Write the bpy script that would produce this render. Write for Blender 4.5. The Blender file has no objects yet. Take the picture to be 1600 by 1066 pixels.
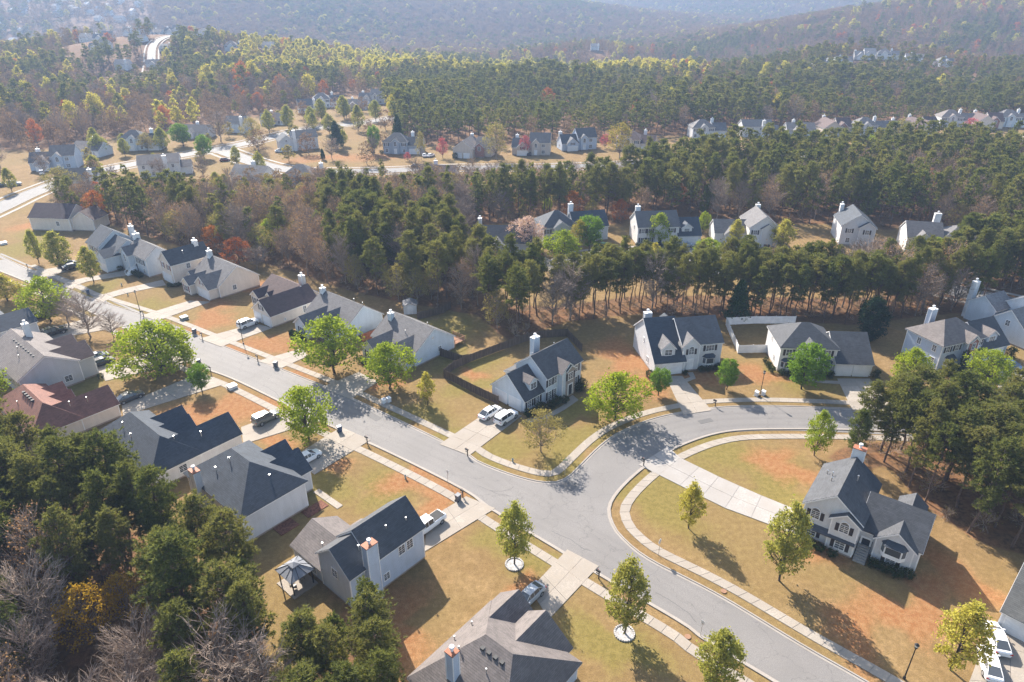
import bpy, bmesh, math, random
import numpy as np
from mathutils import Vector, Matrix
from mathutils.geometry import tessellate_polygon

S = bpy.context.scene
COL = S.collection
R = math.radians

# ---------------------------------------------------------------- camera, sky, sun, exposure
cam_data = bpy.data.cameras.new('camera')
cam_data.lens = 24.0; cam_data.sensor_width = 36.0
cam_data.clip_start = 0.5; cam_data.clip_end = 12000
cam = bpy.data.objects.new('camera', cam_data); COL.objects.link(cam)
cam.location = (0, 0, 65); cam.rotation_euler = (R(63), 0, 0)
S.camera = cam

SUN_AZ, SUN_EL = 117.0, 36.0          # azimuth counted from +x towards +y
world = bpy.data.worlds.new('World'); S.world = world; world.use_nodes = True
wn = world.node_tree; wn.nodes.clear()
sky = wn.nodes.new('ShaderNodeTexSky'); sky.sky_type = 'NISHITA'; sky.sun_disc = False
sky.sun_elevation = R(SUN_EL); sky.sun_rotation = R(90 - SUN_AZ)
sky.air_density = 1.2; sky.dust_density = 1.5; sky.ozone_density = 1.0
bg = wn.nodes.new('ShaderNodeBackground'); bg.inputs['Strength'].default_value = 0.105
wo = wn.nodes.new('ShaderNodeOutputWorld')
wn.links.new(sky.outputs[0], bg.inputs[0]); wn.links.new(bg.outputs[0], wo.inputs[0])

sun_d = bpy.data.lights.new('sun', 'SUN'); sun_d.energy = 5.0; sun_d.angle = R(0.55); sun_d.color = (1.0, 0.92, 0.82)
sun = bpy.data.objects.new('sun', sun_d); COL.objects.link(sun)
sd = Vector((math.cos(R(SUN_EL)) * math.cos(R(SUN_AZ)), math.cos(R(SUN_EL)) * math.sin(R(SUN_AZ)), math.sin(R(SUN_EL))))
sun.rotation_euler = sd.to_track_quat('Z', 'Y').to_euler()
sun.location = sd * 300

S.view_settings.view_transform = 'Standard'; S.view_settings.look = 'None'
S.view_settings.gamma = 1.0; S.view_settings.use_curve_mapping = False
S.view_settings.exposure = 1.46
S.render.engine = 'CYCLES'
cy = S.cycles
cy.use_denoising = True; cy.max_bounces = 5; cy.diffuse_bounces = 2; cy.glossy_bounces = 2
cy.transmission_bounces = 3; cy.volume_bounces = 0; cy.transparent_max_bounces = 4
cy.use_adaptive_sampling = True; cy.adaptive_threshold = 0.02
cy.sample_clamp_indirect = 4.0

HAZE = 0.00031
random.seed(7)
RNG = np.random.default_rng(11)

# ---------------------------------------------------------------- positions in metres (x right, y ahead)
KERB_WEST = [(-153.5, 180.7), (-134.3, 167.9), (-115.1, 155.7), (-99.2, 144.2), (-79.8, 130.3), (-62.9, 117.6), (-53.2, 112.1), (-40.2, 102.8), (-31.9, 96.9), (-21.2, 89.8), (-7.1, 79.5), (-3.0, 75.2), (6.9, 66.6), (11.4, 62.6), (19.9, 55.5), (21.3, 53.7), (27.7, 48.2), (33.6, 42.8)]
KERB_NORTH = [(-163.1, 194.0), (-142.1, 179.6), (-127.5, 168.8), (-104.4, 152.1), (-81.8, 139.6), (-65.3, 128.8), (-50.1, 118.9), (-36.3, 109.9), (-29.7, 105.4), (-11.2, 91.4), (-7.0, 88.1), (-5.7, 86.4), (-1.5, 83.6), (2.4, 81.7), (4.8, 81.0), (6.5, 81.0), (7.7, 81.6), (8.8, 82.6), (10.3, 84.7), (13.5, 89.3), (16.3, 92.6), (19.2, 95.0), (24.1, 98.1), (30.1, 100.3), (35.0, 101.6), (44.6, 102.2), (55.4, 101.6), (67.0, 100.5), (80.1, 100.1), (99.4, 99.1)]
KERB_EAST = [(94.5, 92.6), (80.3, 93.4), (63.9, 94.5), (53.5, 95.0), (48.1, 95.1), (38.6, 94.9), (32.7, 93.4), (26.8, 90.2), (23.2, 87.4), (20.2, 84.7), (17.2, 81.3), (15.1, 78.4), (13.9, 76.0), (13.6, 74.0), (13.8, 72.1), (14.3, 70.3), (16.2, 67.1), (18.6, 64.7), (21.5, 62.5), (26.0, 58.8), (32.3, 52.6), (36.9, 48.5), (42.2, 43.5)]
ROAD_C = [(-173.0, 207.8), (-173.9, 227.1), (-175.1, 241.0), (-174.6, 253.6), (-173.0, 270.6), (-164.4, 289.6), (-155.3, 302.0), (-145.5, 315.4), (-137.7, 325.4), (-129.0, 339.2), (-120.7, 357.5), (-112.7, 375.8), (-95.3, 389.6), (-80.0, 402.2), (-66.3, 420.3)]
ROAD_D = [(-137.7, 325.4), (-125.6, 312.6), (-113.3, 299.5), (-98.1, 286.1), (-83.8, 280.4), (-70.7, 280.4), (-52.5, 281.5), (-31.2, 286.1), (-17.4, 287.3), (8.0, 287.3), (43.4, 292.0), (84.0, 302.0), (127.9, 307.3), (186.4, 326.9), (255.2, 348.9), (314.1, 362.8)]
ROAD_E = [(13.3, 166.0), (18.3, 175.5), (28.4, 179.6), (41.2, 181.2), (51.9, 181.2), (67.5, 179.6), (85.1, 170.7), (102.0, 160.7), (115.3, 148.6), (128.6, 138.0)]
ROAD_F = [(-283.0, 566.6), (-302.3, 615.6), (-324.5, 673.3), (-327.7, 728.8), (-325.2, 778.3)]
DRIVES = {'R9': ([(-11.2, 91.4), (-2.7, 102.4)], [(-6.2, 88.4), (1.7, 99.1)]), 'L6': ([(-7.3, 77.3), (-11.8, 72.9)], [(-3.0, 74.7), (-11.4, 66.9)]), 'L7': ([(6.7, 66.6), (2.2, 60.6)], [(10.5, 63.7), (4.3, 56.1)]), 'L5': ([(-29.2, 94.9), (-34.6, 87.1)], [(-23.6, 91.2), (-29.9, 82.9)]), 'L4': ([(-39.2, 100.9), (-45.5, 95.6)], [(-33.5, 97.1), (-43.4, 90.7)]), 'L3': ([(-60.9, 112.8), (-69.0, 102.4)], [(-53.8, 109.5), (-67.1, 99.1)]), 'L2': ([(-71.7, 123.5), (-81.0, 116.0)], [(-64.1, 118.4), (-76.4, 110.9)]), 'L1': ([(-93.7, 140.0), (-101.4, 132.8)], [(-85.3, 134.3), (-97.6, 127.9)]), 'R8': ([(-34.7, 109.2), (-29.5, 114.3)], [(-28.5, 105.2), (-25.0, 110.6)]), 'R7': ([(-49.8, 119.2), (-42.8, 124.4)], [(-44.2, 116.6), (-41.0, 120.8)]), 'R6': ([(-65.3, 129.1), (-56.6, 136.0)], [(-59.4, 125.5), (-52.2, 133.7)]), 'R5': ([(-83.3, 140.7), (-76.4, 148.6)], [(-78.3, 138.0), (-71.2, 147.9)]), 'R4': ([(-99.9, 150.9), (-97.2, 154.6), (-88.8, 161.7)], [(-96.2, 148.6), (-95.4, 151.7), (-86.4, 158.2)]), 'R3': ([(-112.1, 158.6), (-111.9, 161.6), (-101.4, 168.5)], [(-108.3, 156.5), (-108.6, 159.9), (-99.5, 164.7)]), 'R2': ([(-125.9, 167.9), (-119.8, 171.2)], [(-119.7, 163.8), (-116.3, 168.5)]), 'N1': ([(29.6, 100.3), (29.2, 112.8)], [(34.7, 101.6), (32.4, 112.8)]), 'N2': ([(59.6, 101.6), (61.5, 111.8)], [(66.5, 101.4), (67.7, 111.8)]), 'N3': ([(84.1, 100.1), (94.1, 114.8)], [(89.4, 99.7), (99.3, 115.5)]), 'S1': ([(25.4, 89.3), (26.3, 87.2), (31.6, 82.0), (37.7, 76.8), (41.6, 74.2)], [(20.2, 84.7), (24.7, 80.5), (29.8, 75.6), (34.9, 72.3), (39.2, 69.3)]), 'S2': ([(54.6, 54.6), (48.4, 48.0), (44.1, 43.5)], [(57.9, 52.3), (56.9, 48.0), (55.6, 43.5)]), 'M3': ([(44.7, 181.2), (45.0, 189.4)], [(51.0, 181.2), (50.0, 190.5)]), 'M4': ([(66.2, 180.1), (69.1, 188.2)], [(71.8, 179.1), (74.7, 188.2)]), 'M2': ([(18.3, 175.5), (24.0, 187.7)], [(22.0, 177.6), (26.9, 188.8)]), 'M1': ([(10.4, 167.4), (5.7, 178.6)], [(14.4, 169.7), (8.5, 179.6)])}
WOODS = {'west': [(-143.8, 207.8), (-124.7, 207.8), (-104.0, 193.4), (-83.5, 179.6), (-69.7, 175.5), (-54.9, 166.0), (-39.5, 154.5), (-47.6, 190.5), (-64.7, 209.1), (-82.5, 213.9), (-104.0, 216.0), (-125.5, 217.4), (-148.4, 218.9)], 'centre': [(-64.7, 209.1), (-47.6, 190.5), (-39.5, 154.5), (-29.0, 149.4), (-20.9, 145.7), (-8.0, 140.7), (0.0, 127.0), (6.9, 133.1), (13.6, 138.0), (13.3, 144.2), (0.0, 146.4), (-9.2, 156.5), (-13.2, 169.7), (-14.6, 202.6), (-11.1, 209.1), (6.2, 212.5), (7.5, 223.3), (-8.4, 217.4), (-22.7, 213.9), (-41.1, 213.2)], 'strip': [(11.9, 145.7), (13.8, 137.3), (29.1, 141.4), (47.1, 138.0), (60.5, 137.3), (76.7, 135.3), (94.3, 140.7), (106.8, 142.1), (115.7, 148.6), (133.0, 156.5), (148.5, 178.6), (131.2, 173.6), (118.6, 169.7), (103.6, 160.7), (92.6, 151.7), (76.2, 149.4), (58.4, 150.9), (30.9, 151.7)], 'back': [(7.5, 223.3), (9.2, 212.5), (35.4, 209.1), (38.7, 217.4), (58.5, 212.5), (66.7, 212.5), (89.0, 209.1), (100.6, 207.8), (117.7, 203.8), (124.7, 207.8), (138.9, 191.7), (142.3, 169.7), (229.8, 294.5), (134.8, 289.6), (92.6, 283.8), (65.0, 266.4), (47.0, 248.1), (29.2, 236.0), (15.2, 227.1)], 'rightgrove': [(49.5, 87.3), (54.8, 90.7), (62.5, 91.6), (86.7, 90.5), (68.8, 65.0), (62.7, 68.4), (60.1, 72.7), (58.7, 76.7), (58.1, 84.8), (51.9, 84.0)], 'nearwest': [(-112.1, 85.6), (-88.2, 81.7), (-76.9, 82.0), (-66.9, 78.1), (-57.2, 74.0), (-47.2, 67.8), (-40.4, 63.7), (-33.4, 60.0), (-29.2, 56.1), (-26.1, 48.0), (-22.0, 36.2), (-24.1, 24.7), (-53.1, 24.7), (-104.1, 62.8)], 'nearsouth': [(-21.0, 49.4), (-17.0, 51.8), (-13.9, 49.2), (-11.5, 40.3), (-19.3, 39.0)], 'belt': [(-86.9, 248.1), (-67.5, 255.5), (-24.3, 257.4), (14.6, 257.4), (49.3, 262.4), (47.3, 249.9), (29.4, 237.6), (15.3, 228.7), (6.2, 212.5), (-11.1, 207.8), (-22.6, 212.5), (-40.9, 211.8), (-64.4, 207.8), (-82.0, 212.5), (-103.4, 214.6), (-124.8, 216.0), (-144.4, 217.4), (-153.2, 232.7), (-135.7, 237.6), (-113.0, 237.6)], 'village': [(-224.7, 287.3), (-210.4, 326.9), (-177.0, 352.3), (-141.2, 389.6), (-98.0, 455.8), (-70.9, 391.7), (-51.8, 315.4), (-53.5, 287.3), (-94.9, 282.6), (-101.4, 242.8), (-143.4, 231.1), (-197.3, 248.1)]}
WOOD_FAR = [(-293.4, 318.2), (-238.5, 323.9), (-213.4, 326.9), (-201.3, 355.7), (-183.7, 375.8), (-165.9, 389.6), (-151.5, 420.3), (-137.3, 450.4), (-122.6, 510.6), (-90.8, 510.6), (-66.7, 391.7), (-53.3, 342.4), (-30.8, 336.0), (6.2, 339.2), (64.4, 352.3), (101.0, 370.1), (173.1, 381.6), (348.8, 406.6), (980.8, 1203.2), (0.0, 1023.7), (-255.5, 986.7), (-511.0, 986.7), (-851.6, 986.7)]
TREES = [(0.3, 64.7, 10.1, 4.9, 'pear', 'teardrop green tree in a white stone ring on the lawn beside the gabled blue house'), (12.8, 54.2, 11.4, 5.2, 'pear', 'teardrop green tree in a white stone ring by the brown hipped roof'), (24.1, 71.3, 7.8, 4.1, 'pearyellow', 'small yellow-green tree beside the long curved driveway'), (33.2, 62.0, 12.2, 6.0, 'pear', 'largest teardrop tree on the lawn in front of the house with the bay window'), (21.2, 46.8, 8.8, 5.4, 'pear', 'teardrop tree between the sidewalk and the road across from the lamp post'), (47.3, 49.4, 9.9, 5.9, 'pearyellow', 'leaning yellow-green tree beside the driveway with white sedans'), (17.5, 98.1, 8.6, 10.1, 'lime', 'broad lime-green tree on the lawn between the fenced corner house and the curve'), (4.6, 88.8, 7.6, 6.6, 'olive', 'thin-crowned tree on the lawn at the road corner'), (-15.0, 102.6, 6.6, 3.6, 'pearyellow', 'narrow young tree beside the wooden fence corner'), (-22.7, 108.3, 8.9, 9.5, 'lime', 'lime-green tree in front of the grey house with a chimney and rear deck'), (-34.0, 114.0, 11.5, 11.6, 'lime', 'large lime-green tree in front of the house with a clipped hedge'), (-33.1, 91.6, 9.7, 8.6, 'lime', 'lime-green tree between two driveways opposite the utility box'), (-56.6, 107.0, 5.6, 4.2, 'maple', 'small round tree by the orange lawn'), (-67.9, 114.8, 9.9, 16.0, 'limewide', 'very wide spreading lime-green tree beside the road'), (-89.3, 129.4, 9.6, 10.2, 'bare', 'bare grey branching tree on the lawn beside the road'), (-84.2, 129.1, 6.0, 5.4, 'bare', 'small bare reddish tree beside the wide lime-green tree'), (-102.5, 137.3, 10.2, 10.4, 'lime', 'lime-green tree behind the parked black utility vehicle'), (-97.3, 135.3, 8.5, 8.3, 'bare', 'thin grey tree half hidden beside a lime-green tree'), (-115.3, 148.6, 3.6, 6.0, 'yellow', 'small yellow tree near the left end of the road'), (-119.6, 148.6, 6.5, 8.4, 'pearyellow', 'yellow-green tree beside the small yellow tree'), (-91.9, 101.1, 9.6, 9.9, 'lime', 'lime-green tree behind the brown roofed house'), (-127.6, 173.6, 9.3, 4.8, 'pear', 'slender teardrop tree on the lawn before the blue-roofed house'), (-118.1, 168.3, 10.5, 8.0, 'pear', 'broad teardrop tree beside two parked black cars'), (-105.5, 160.3, 9.3, 5.7, 'pear', 'teardrop tree between two curving driveways'), (26.5, 105.8, 5.5, 4.1, 'maple', 'small dense green tree beside the driveway of the dormered house'), (39.4, 107.9, 6.2, 4.2, 'maple', 'small dense green tree between the two houses on the curve'), (53.3, 107.9, 9.1, 7.6, 'maple', 'round bright green maple in front of the white hip-roofed house'), (72.1, 107.6, 8.4, 6.9, 'lime', 'lime-green tree beside the brick-fronted house'), (87.3, 108.5, 7.5, 7.7, 'lime', 'lime-green tree in front of the brick gable'), (47.7, 87.8, 8.0, 4.4, 'lime', 'upright yellow-green tree at the edge of the pine grove'), (74.6, 127.9, 9.6, 6.6, 'holly', 'dark dense evergreen behind the white hip-roofed house'), (49.8, 137.3, 9.5, 6.5, 'cedar', 'green conical evergreen beside the white vinyl fence'), (13.8, 173.6, 9.0, 10.6, 'lime', 'lime-green tree beside the red car'), (21.9, 183.8, 10.0, 8.2, 'maple', 'green tree beside the house with the pink blossom tree'), (18.9, 182.2, 9.3, 5.3, 'yellow', 'pale yellow tree squeezed between two green trees'), (4.3, 183.8, 9.7, 9.3, 'blossom', 'pale pink blossoming tree between two houses'), (42.4, 189.4, 9.0, 7.4, 'lime', 'pale green tree in front of the dark-roofed house by the pines'), (58.0, 200.1, 6.4, 4.6, 'lime', 'small pale green tree standing alone at the edge of the pines'), (64.3, 188.2, 7.8, 5.1, 'pearyellow', 'narrow yellow-green tree before the white gabled house'), (76.1, 183.8, 9.1, 7.5, 'pearyellow', 'broad yellow-green tree beside the white gabled house'), (53.5, 177.1, 5.7, 9.1, 'lime', 'lime-green tree poking up behind the pine strip'), (38.7, 175.5, 5.1, 5.2, 'pearyellow', 'small yellow-green tree behind the pine strip'), (116.3, 178.6, 5.5, 7.4, 'lime', 'bright lime tree before the house with the brick gable'), (95.1, 167.4, 9.2, 8.3, 'bud', 'pale bud-covered tree standing above the pine strip'), (-72.3, 170.7, 8.2, 7.4, 'orange', 'orange-leaved tree at the edge of the wood'), (-67.4, 169.7, 6.2, 6.7, 'bare', 'small bare tree beside the orange-leaved tree'), (-184.9, 311.3, 9.2, 8.6, 'pear', 'teardrop tree beside the low white house'), (-161.3, 242.8, 10.1, 11.4, 'olive', 'large olive tree where the road bends'), (-165.2, 271.6, 8.3, 7.1, 'pear', 'teardrop tree beside the bend in the road'), (-181.1, 325.4, 7.0, 5.4, 'pear', 'small teardrop tree before the blue hip-roofed house'), (-167.3, 319.6, 8.3, 9.4, 'olive', 'wide olive tree before the blue hip-roofed house'), (-161.2, 321.1, 10.3, 7.6, 'pear', 'teardrop tree beside the blue hip-roofed house'), (-156.5, 331.4, 10.3, 10.3, 'maple', 'round green tree by the road junction'), (-135.4, 304.6, 9.9, 7.8, 'maple', 'dense green tree by the road junction'), (-116.1, 290.8, 8.2, 4.8, 'pear', 'small cone-shaped tree at the junction island'), (-142.7, 342.4, 14.7, 14.3, 'bare', 'bare pinkish tree on the orange lawn'), (-121.2, 326.9, 13.9, 9.5, 'olive', 'tall olive tree on the junction corner'), (-126.4, 366.4, 11.5, 7.3, 'pear', 'teardrop tree in the row along the upper street'), (-119.7, 377.7, 12.1, 8.9, 'pear', 'teardrop tree in the row along the upper street'), (-109.4, 385.5, 10.4, 7.6, 'pear', 'teardrop tree in the row along the upper street'), (-108.0, 402.2, 12.1, 9.4, 'pear', 'teardrop tree in the row along the upper street'), (-96.7, 408.8, 13.0, 9.5, 'pear', 'teardrop tree in the row along the upper street'), (-81.2, 372.0, 12.9, 8.1, 'pear', 'teardrop tree in the row along the upper street'), (-77.4, 402.2, 11.4, 8.7, 'pear', 'teardrop tree in the row along the upper street'), (-94.2, 362.8, 10.2, 7.9, 'pear', 'teardrop tree in the row along the upper street'), (-81.7, 325.4, 12.4, 8.3, 'cedar', 'dark cedar at the end of the upper street'), (-53.2, 326.9, 15.0, 7.7, 'cedar', 'dark cedar behind the blue house'), (-62.6, 315.4, 12.1, 6.3, 'maple', 'green tree beside the bare red field'), (-39.7, 302.0, 12.0, 5.5, 'olive', 'narrow olive tree against the blue house'), (-30.6, 305.9, 8.6, 5.1, 'redbud', 'pink redbud beside the brick house'), (-45.3, 299.5, 3.8, 3.3, 'redbud', 'small pink redbud before the blue house'), (-6.7, 302.0, 15.4, 11.6, 'olive', 'large round olive tree beside the brick house'), (5.8, 311.3, 8.7, 5.7, 'redbud', 'pink redbud before the steep gabled house'), (43.6, 326.9, 6.4, 5.4, 'redbud', 'pink redbud beside the white house in the far row'), (47.4, 304.6, 15.0, 12.3, 'yellow', 'pale yellow-green tree before the pinkish-roofed house'), (-82.6, 302.0, 4.7, 2.8, 'cedar', 'small dark conifer on the red field'), (180.9, 359.2, 5.1, 6.5, 'redbud', 'pink redbud among the far row of roofs'), (198.2, 342.4, 6.7, 7.5, 'redbud', 'pink redbud beside the parked blue car'), (238.5, 366.4, 7.4, 8.0, 'redbud', 'pink redbud at the end of the far row'), (192.6, 308.6, 8.3, 13.0, 'orange', 'orange-red tree above the dark pines'), (166.5, 315.4, 9.0, 14.5, 'lime', 'lime-green tree above the dark pines'), (178.2, 322.5, 13.7, 11.8, 'olive', 'grey-green tree beside the far row of roofs')]
PATCHES = {'ORANGE': [(-10.1, 77.4, 6), (-15.0, 82.5, 5), (-51.0, 101.1, 9), (-54.4, 97.1, 5), (-53.0, 125.5, 8), (-67.1, 138.0, 7), (-42.5, 112.3, 6), (23.6, 120.0, 9), (25.1, 109.9, 7), (40.8, 86.1, 5), (42.6, 84.0, 4), (-14.1, 55.5, 7), (-18.6, 59.8, 5), (55.8, 62.3, 5), (46.4, 56.4, 5), (50.4, 59.8, 4), (-38.5, 91.6, 4), (-25.1, 109.9, 4), (1.6, 60.8, 3), (41.1, 67.2, 4), (46.5, 113.5, 6), (-84.9, 305.9, 14), (-62.5, 307.3, 12), (-149.7, 209.1, 7), (36.4, 112.3, 5), (-7.3, 113.5, 3), (54.9, 50.0, 3), (38.8, 54.6, 5), (-68.1, 156.5, 8), (-71.3, 148.6, 6), (-20.5, 120.0, 3), (-28.0, 86.4, 4)], 'GREEN': [(-17.7, 99.1, 6), (-3.0, 87.3, 6), (33.6, 89.0, 8), (38.8, 78.8, 7), (10.4, 91.6, 6), (-29.0, 82.5, 6), (-10.2, 120.0, 8), (-15.4, 134.7, 9), (-77.7, 112.3, 7), (-140.0, 193.4, 10), (-100.7, 152.5, 8), (2.5, 66.1, 4), (-1.7, 69.6, 4), (11.4, 52.5, 5), (8.4, 78.8, 3), (8.0, 86.4, 5), (54.7, 112.3, 8), (-84.7, 169.7, 6), (-140.2, 184.9, 8), (20.3, 77.4, 6), (-10.6, 93.4, 3), (-7.2, 109.9, 5), (11.8, 101.1, 5), (-87.0, 144.9, 6), (24.6, 80.2, 7), (-18.7, 78.8, 5)]}
LAMPS = [(44.8, 105.4), (41.7, 48.4), (-85.0, 142.1), (-55.8, 126.1)]
MAILBOXES = [(-7.0, 87.6), (-7.1, 77.7), (-23.4, 90.9), (10.8, 62.3), (20.3, 85.1), (-83.0, 139.6), (-65.3, 128.5), (-50.3, 118.6), (-57.8, 114.0), (35.8, 102.0), (-127.8, 169.3), (-31.4, 96.4)]
BINS = [(-102.6, 152.5), (-67.9, 130.9), (-46.0, 116.3), (-61.4, 117.3), (-28.6, 94.3), (-7.7, 77.0)]
UTILITY = [(-51.6, 108.3), (-73.3, 138.3), (45.6, 106.0), (44.3, 105.8), (-22.0, 103.7), (-147.5, 189.4), (-22.8, 103.2)]
CARS = [(-3.8, 99.3, 'sedan', 'white', 50, 'white sedan with a sunroof beside a white utility vehicle on the corner house driveway'), (-1.0, 97.7, 'suv', 'white', 50, 'white utility vehicle parked beside a white sedan on the corner house driveway'), (-57.7, 134.7, 'suv', 'white', 52, 'white utility vehicle on the driveway of the purple-brown roofed house'), (-41.8, 97.5, 'suv', 'greygreen', 50, 'grey utility vehicle on the driveway beside the lime-green tree'), (-31.9, 86.4, 'sedan', 'white', 50, 'white sedan on the shaded driveway between dark roofs'), (-68.4, 104.3, 'sedan', 'darkgrey', 48, 'dark grey sedan in front of the red-brown roofed house'), (-80.4, 117.3, 'sedan', 'black', 48, 'black sedan beside a grey car near the wide lime-green tree'), (-82.7, 119.4, 'sedan', 'silver', 48, 'grey-blue sedan half hidden behind a black sedan'), (-97.6, 130.6, 'suv', 'black', 48, 'black utility vehicle on the driveway near the bare grey tree'), (-106.1, 139.0, 'sedan', 'black', 48, 'black car in front of the blue-grey roofed house'), (-11.5, 71.3, 'truck', 'white', 49, 'white pickup in front of the gabled blue two-storey house'), (2.0, 59.0, 'sedan', 'silver', 49, 'silver car nosed up to the brown hipped roof house'), (54.3, 53.1, 'sedan', 'white', 75, 'white sedan closest to the white garage doors'), (51.5, 49.8, 'sedan', 'white', 70, 'white sedan parked behind another white sedan'), (96.9, 116.0, 'sedan', 'blue', -60, 'blue sedan in front of the brick-fronted house'), (-118.9, 172.1, 'sedan', 'black', 40, 'black sedan behind another black sedan on the curved driveway'), (-116.2, 169.7, 'sedan', 'black', 44, 'black sedan with bright windscreen on the curved driveway'), (6.5, 178.6, 'coupe', 'red', 5, 'red sports car behind the pine wood'), (25.6, 185.5, 'suv', 'green', 150, 'dark green utility vehicle beside the lime-green tree'), (47.2, 191.1, 'sedan', 'darkgrey', 40, 'dark car close to the garage of the dark-roofed house'), (49.8, 187.1, 'sedan', 'silver', 0, 'grey sedan on the driveway apron by the turning circle'), (70.4, 188.8, 'sedan', 'silver', 90, 'silver car before the white gabled house'), (72.8, 188.2, 'sedan', 'darkgrey', 90, 'dark car before the white gabled house'), (-188.5, 257.4, 'suv', 'silver', 20, 'silver van by the bend in the far road'), (-192.3, 255.5, 'sedan', 'darkgrey', 40, 'dark car at the far road bend'), (-189.4, 275.9, 'suv', 'white', 120, 'white van in front of the blue gabled house'), (-39.1, 308.6, 'sedan', 'white', 100, 'white car left of a pair before the dark blue house'), (-36.2, 308.6, 'sedan', 'white', 60, 'white car right of a pair before the dark blue house'), (-39.9, 287.3, 'sedan', 'black', 5, 'black car parked on the far street'), (-124.4, 299.5, 'sedan', 'darkred', 20, 'dark red car by the road junction'), (-106.2, 318.2, 'sedan', 'white', 20, 'white car beside the pale house on the junction'), (7.8, 311.3, 'sedan', 'darkgrey', 80, 'dark car at the steep gabled house in the far row'), (209.5, 352.3, 'sedan', 'blue', 10, 'pale blue car among the far row of roofs')]
FENCE_WOOD = [(-2.4, 102.6), (-7.6, 107.2), (-12.9, 112.3), (-11.2, 115.5), (-8.2, 118.4), (-2.6, 123.0), (3.2, 127.6), (6.8, 129.1), (11.7, 129.7), (14.2, 122.7)]
FENCE_WOOD2 = [(-8.6, 118.4), (-9.8, 117.9), (-16.2, 122.1)]
FENCE_BACK = [(-21.1, 138.0), (-18.5, 139.6), (-15.7, 141.4), (-14.1, 144.2)]
FENCE_RED = [(-31.3, 127.3), (-29.7, 128.8), (-27.9, 130.9)]
FENCE_WHITE = [(51.6, 122.4), (45.7, 122.1), (46.3, 128.5), (47.0, 135.3), (53.7, 136.0), (62.4, 136.0)]
SHED = (-23.2, 140.7)
STOP = (19.0, 66.3)
STREETSIGN = (-9.5, 80.7)
STREETSIGN2 = (8.0, 82.9)
STREETSIGN3 = (21.4, 53.9)
HYDRANTS = [(0.1, 86.1), (-16.0, 82.0), (-92.6, 151.7), (-97.2, 157.8)]
MANHOLES = [(25.8, 60.3), (19.9, 53.7)]

# ---------------------------------------------------------------- materials
MATS = {}
def new_mat(name):
    m = bpy.data.materials.new(name); m.use_nodes = True
    nt = m.node_tree; nt.nodes.clear()
    out = nt.nodes.new('ShaderNodeOutputMaterial')
    MATS[name] = m
    return m, nt, out
def N(nt, t, **kw):
    n = nt.nodes.new('ShaderNode' + t)
    for k, v in kw.items():
        if k in n.inputs: n.inputs[k].default_value = v
        else: setattr(n, k, v)
    return n
def mixc(nt, fac, a, b, blend='MIX'):
    n = nt.nodes.new('ShaderNodeMix'); n.data_type = 'RGBA'; n.blend_type = blend
    for sock, v in ((0, fac), (6, a), (7, b)):
        if isinstance(v, bpy.types.NodeSocket): nt.links.new(v, n.inputs[sock])
        elif sock == 0: n.inputs[0].default_value = v
        else: n.inputs[sock].default_value = (*v, 1) if len(v) == 3 else v
    return n.outputs[2]
def ramp(nt, src, lo, hi):
    n = nt.nodes.new('ShaderNodeMapRange'); n.interpolation_type = 'SMOOTHSTEP'
    nt.links.new(src, n.inputs[0]); n.inputs[1].default_value = lo; n.inputs[2].default_value = hi
    return n.outputs[0]
def noise(nt, scale, detail=3, coord=None, rough=.55):
    n = nt.nodes.new('ShaderNodeTexNoise'); n.inputs['Scale'].default_value = scale
    n.inputs['Detail'].default_value = detail; n.inputs['Roughness'].default_value = rough
    if coord is not None: nt.links.new(coord, n.inputs[0])
    return n.outputs[0]
def pos(nt): return nt.nodes.new('ShaderNodeNewGeometry').outputs['Position']
def principled(nt, out, col, rough=.8, spec=.3, metal=0.0, bump=None, bstr=.3, bdist=.02):
    p = nt.nodes.new('ShaderNodeBsdfPrincipled')
    if isinstance(col, bpy.types.NodeSocket): nt.links.new(col, p.inputs['Base Color'])
    else: p.inputs['Base Color'].default_value = (*col, 1)
    if isinstance(rough, bpy.types.NodeSocket): nt.links.new(rough, p.inputs['Roughness'])
    else: p.inputs['Roughness'].default_value = rough
    p.inputs['Specular IOR Level'].default_value = spec; p.inputs['Metallic'].default_value = metal
    if bump is not None:
        b = nt.nodes.new('ShaderNodeBump'); b.inputs['Strength'].default_value = bstr; b.inputs['Distance'].default_value = bdist
        nt.links.new(bump, b.inputs['Height']); nt.links.new(b.outputs[0], p.inputs['Normal'])
    nt.links.new(p.outputs[0], out.inputs['Surface'])
    return p
def scaled(c, k): return tuple(min(1, x * k) for x in c)

def plain(name, c, rough=.6, spec=.4, metal=0., var=.12, scale=.8):
    m, nt, out = new_mat(name)
    p = pos(nt)
    col = mixc(nt, ramp(nt, noise(nt, scale, 4, p), .3, .7), scaled(c, 1 - var), scaled(c, 1 + var * .6))
    principled(nt, out, col, rough, spec, metal)
    return m

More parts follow.
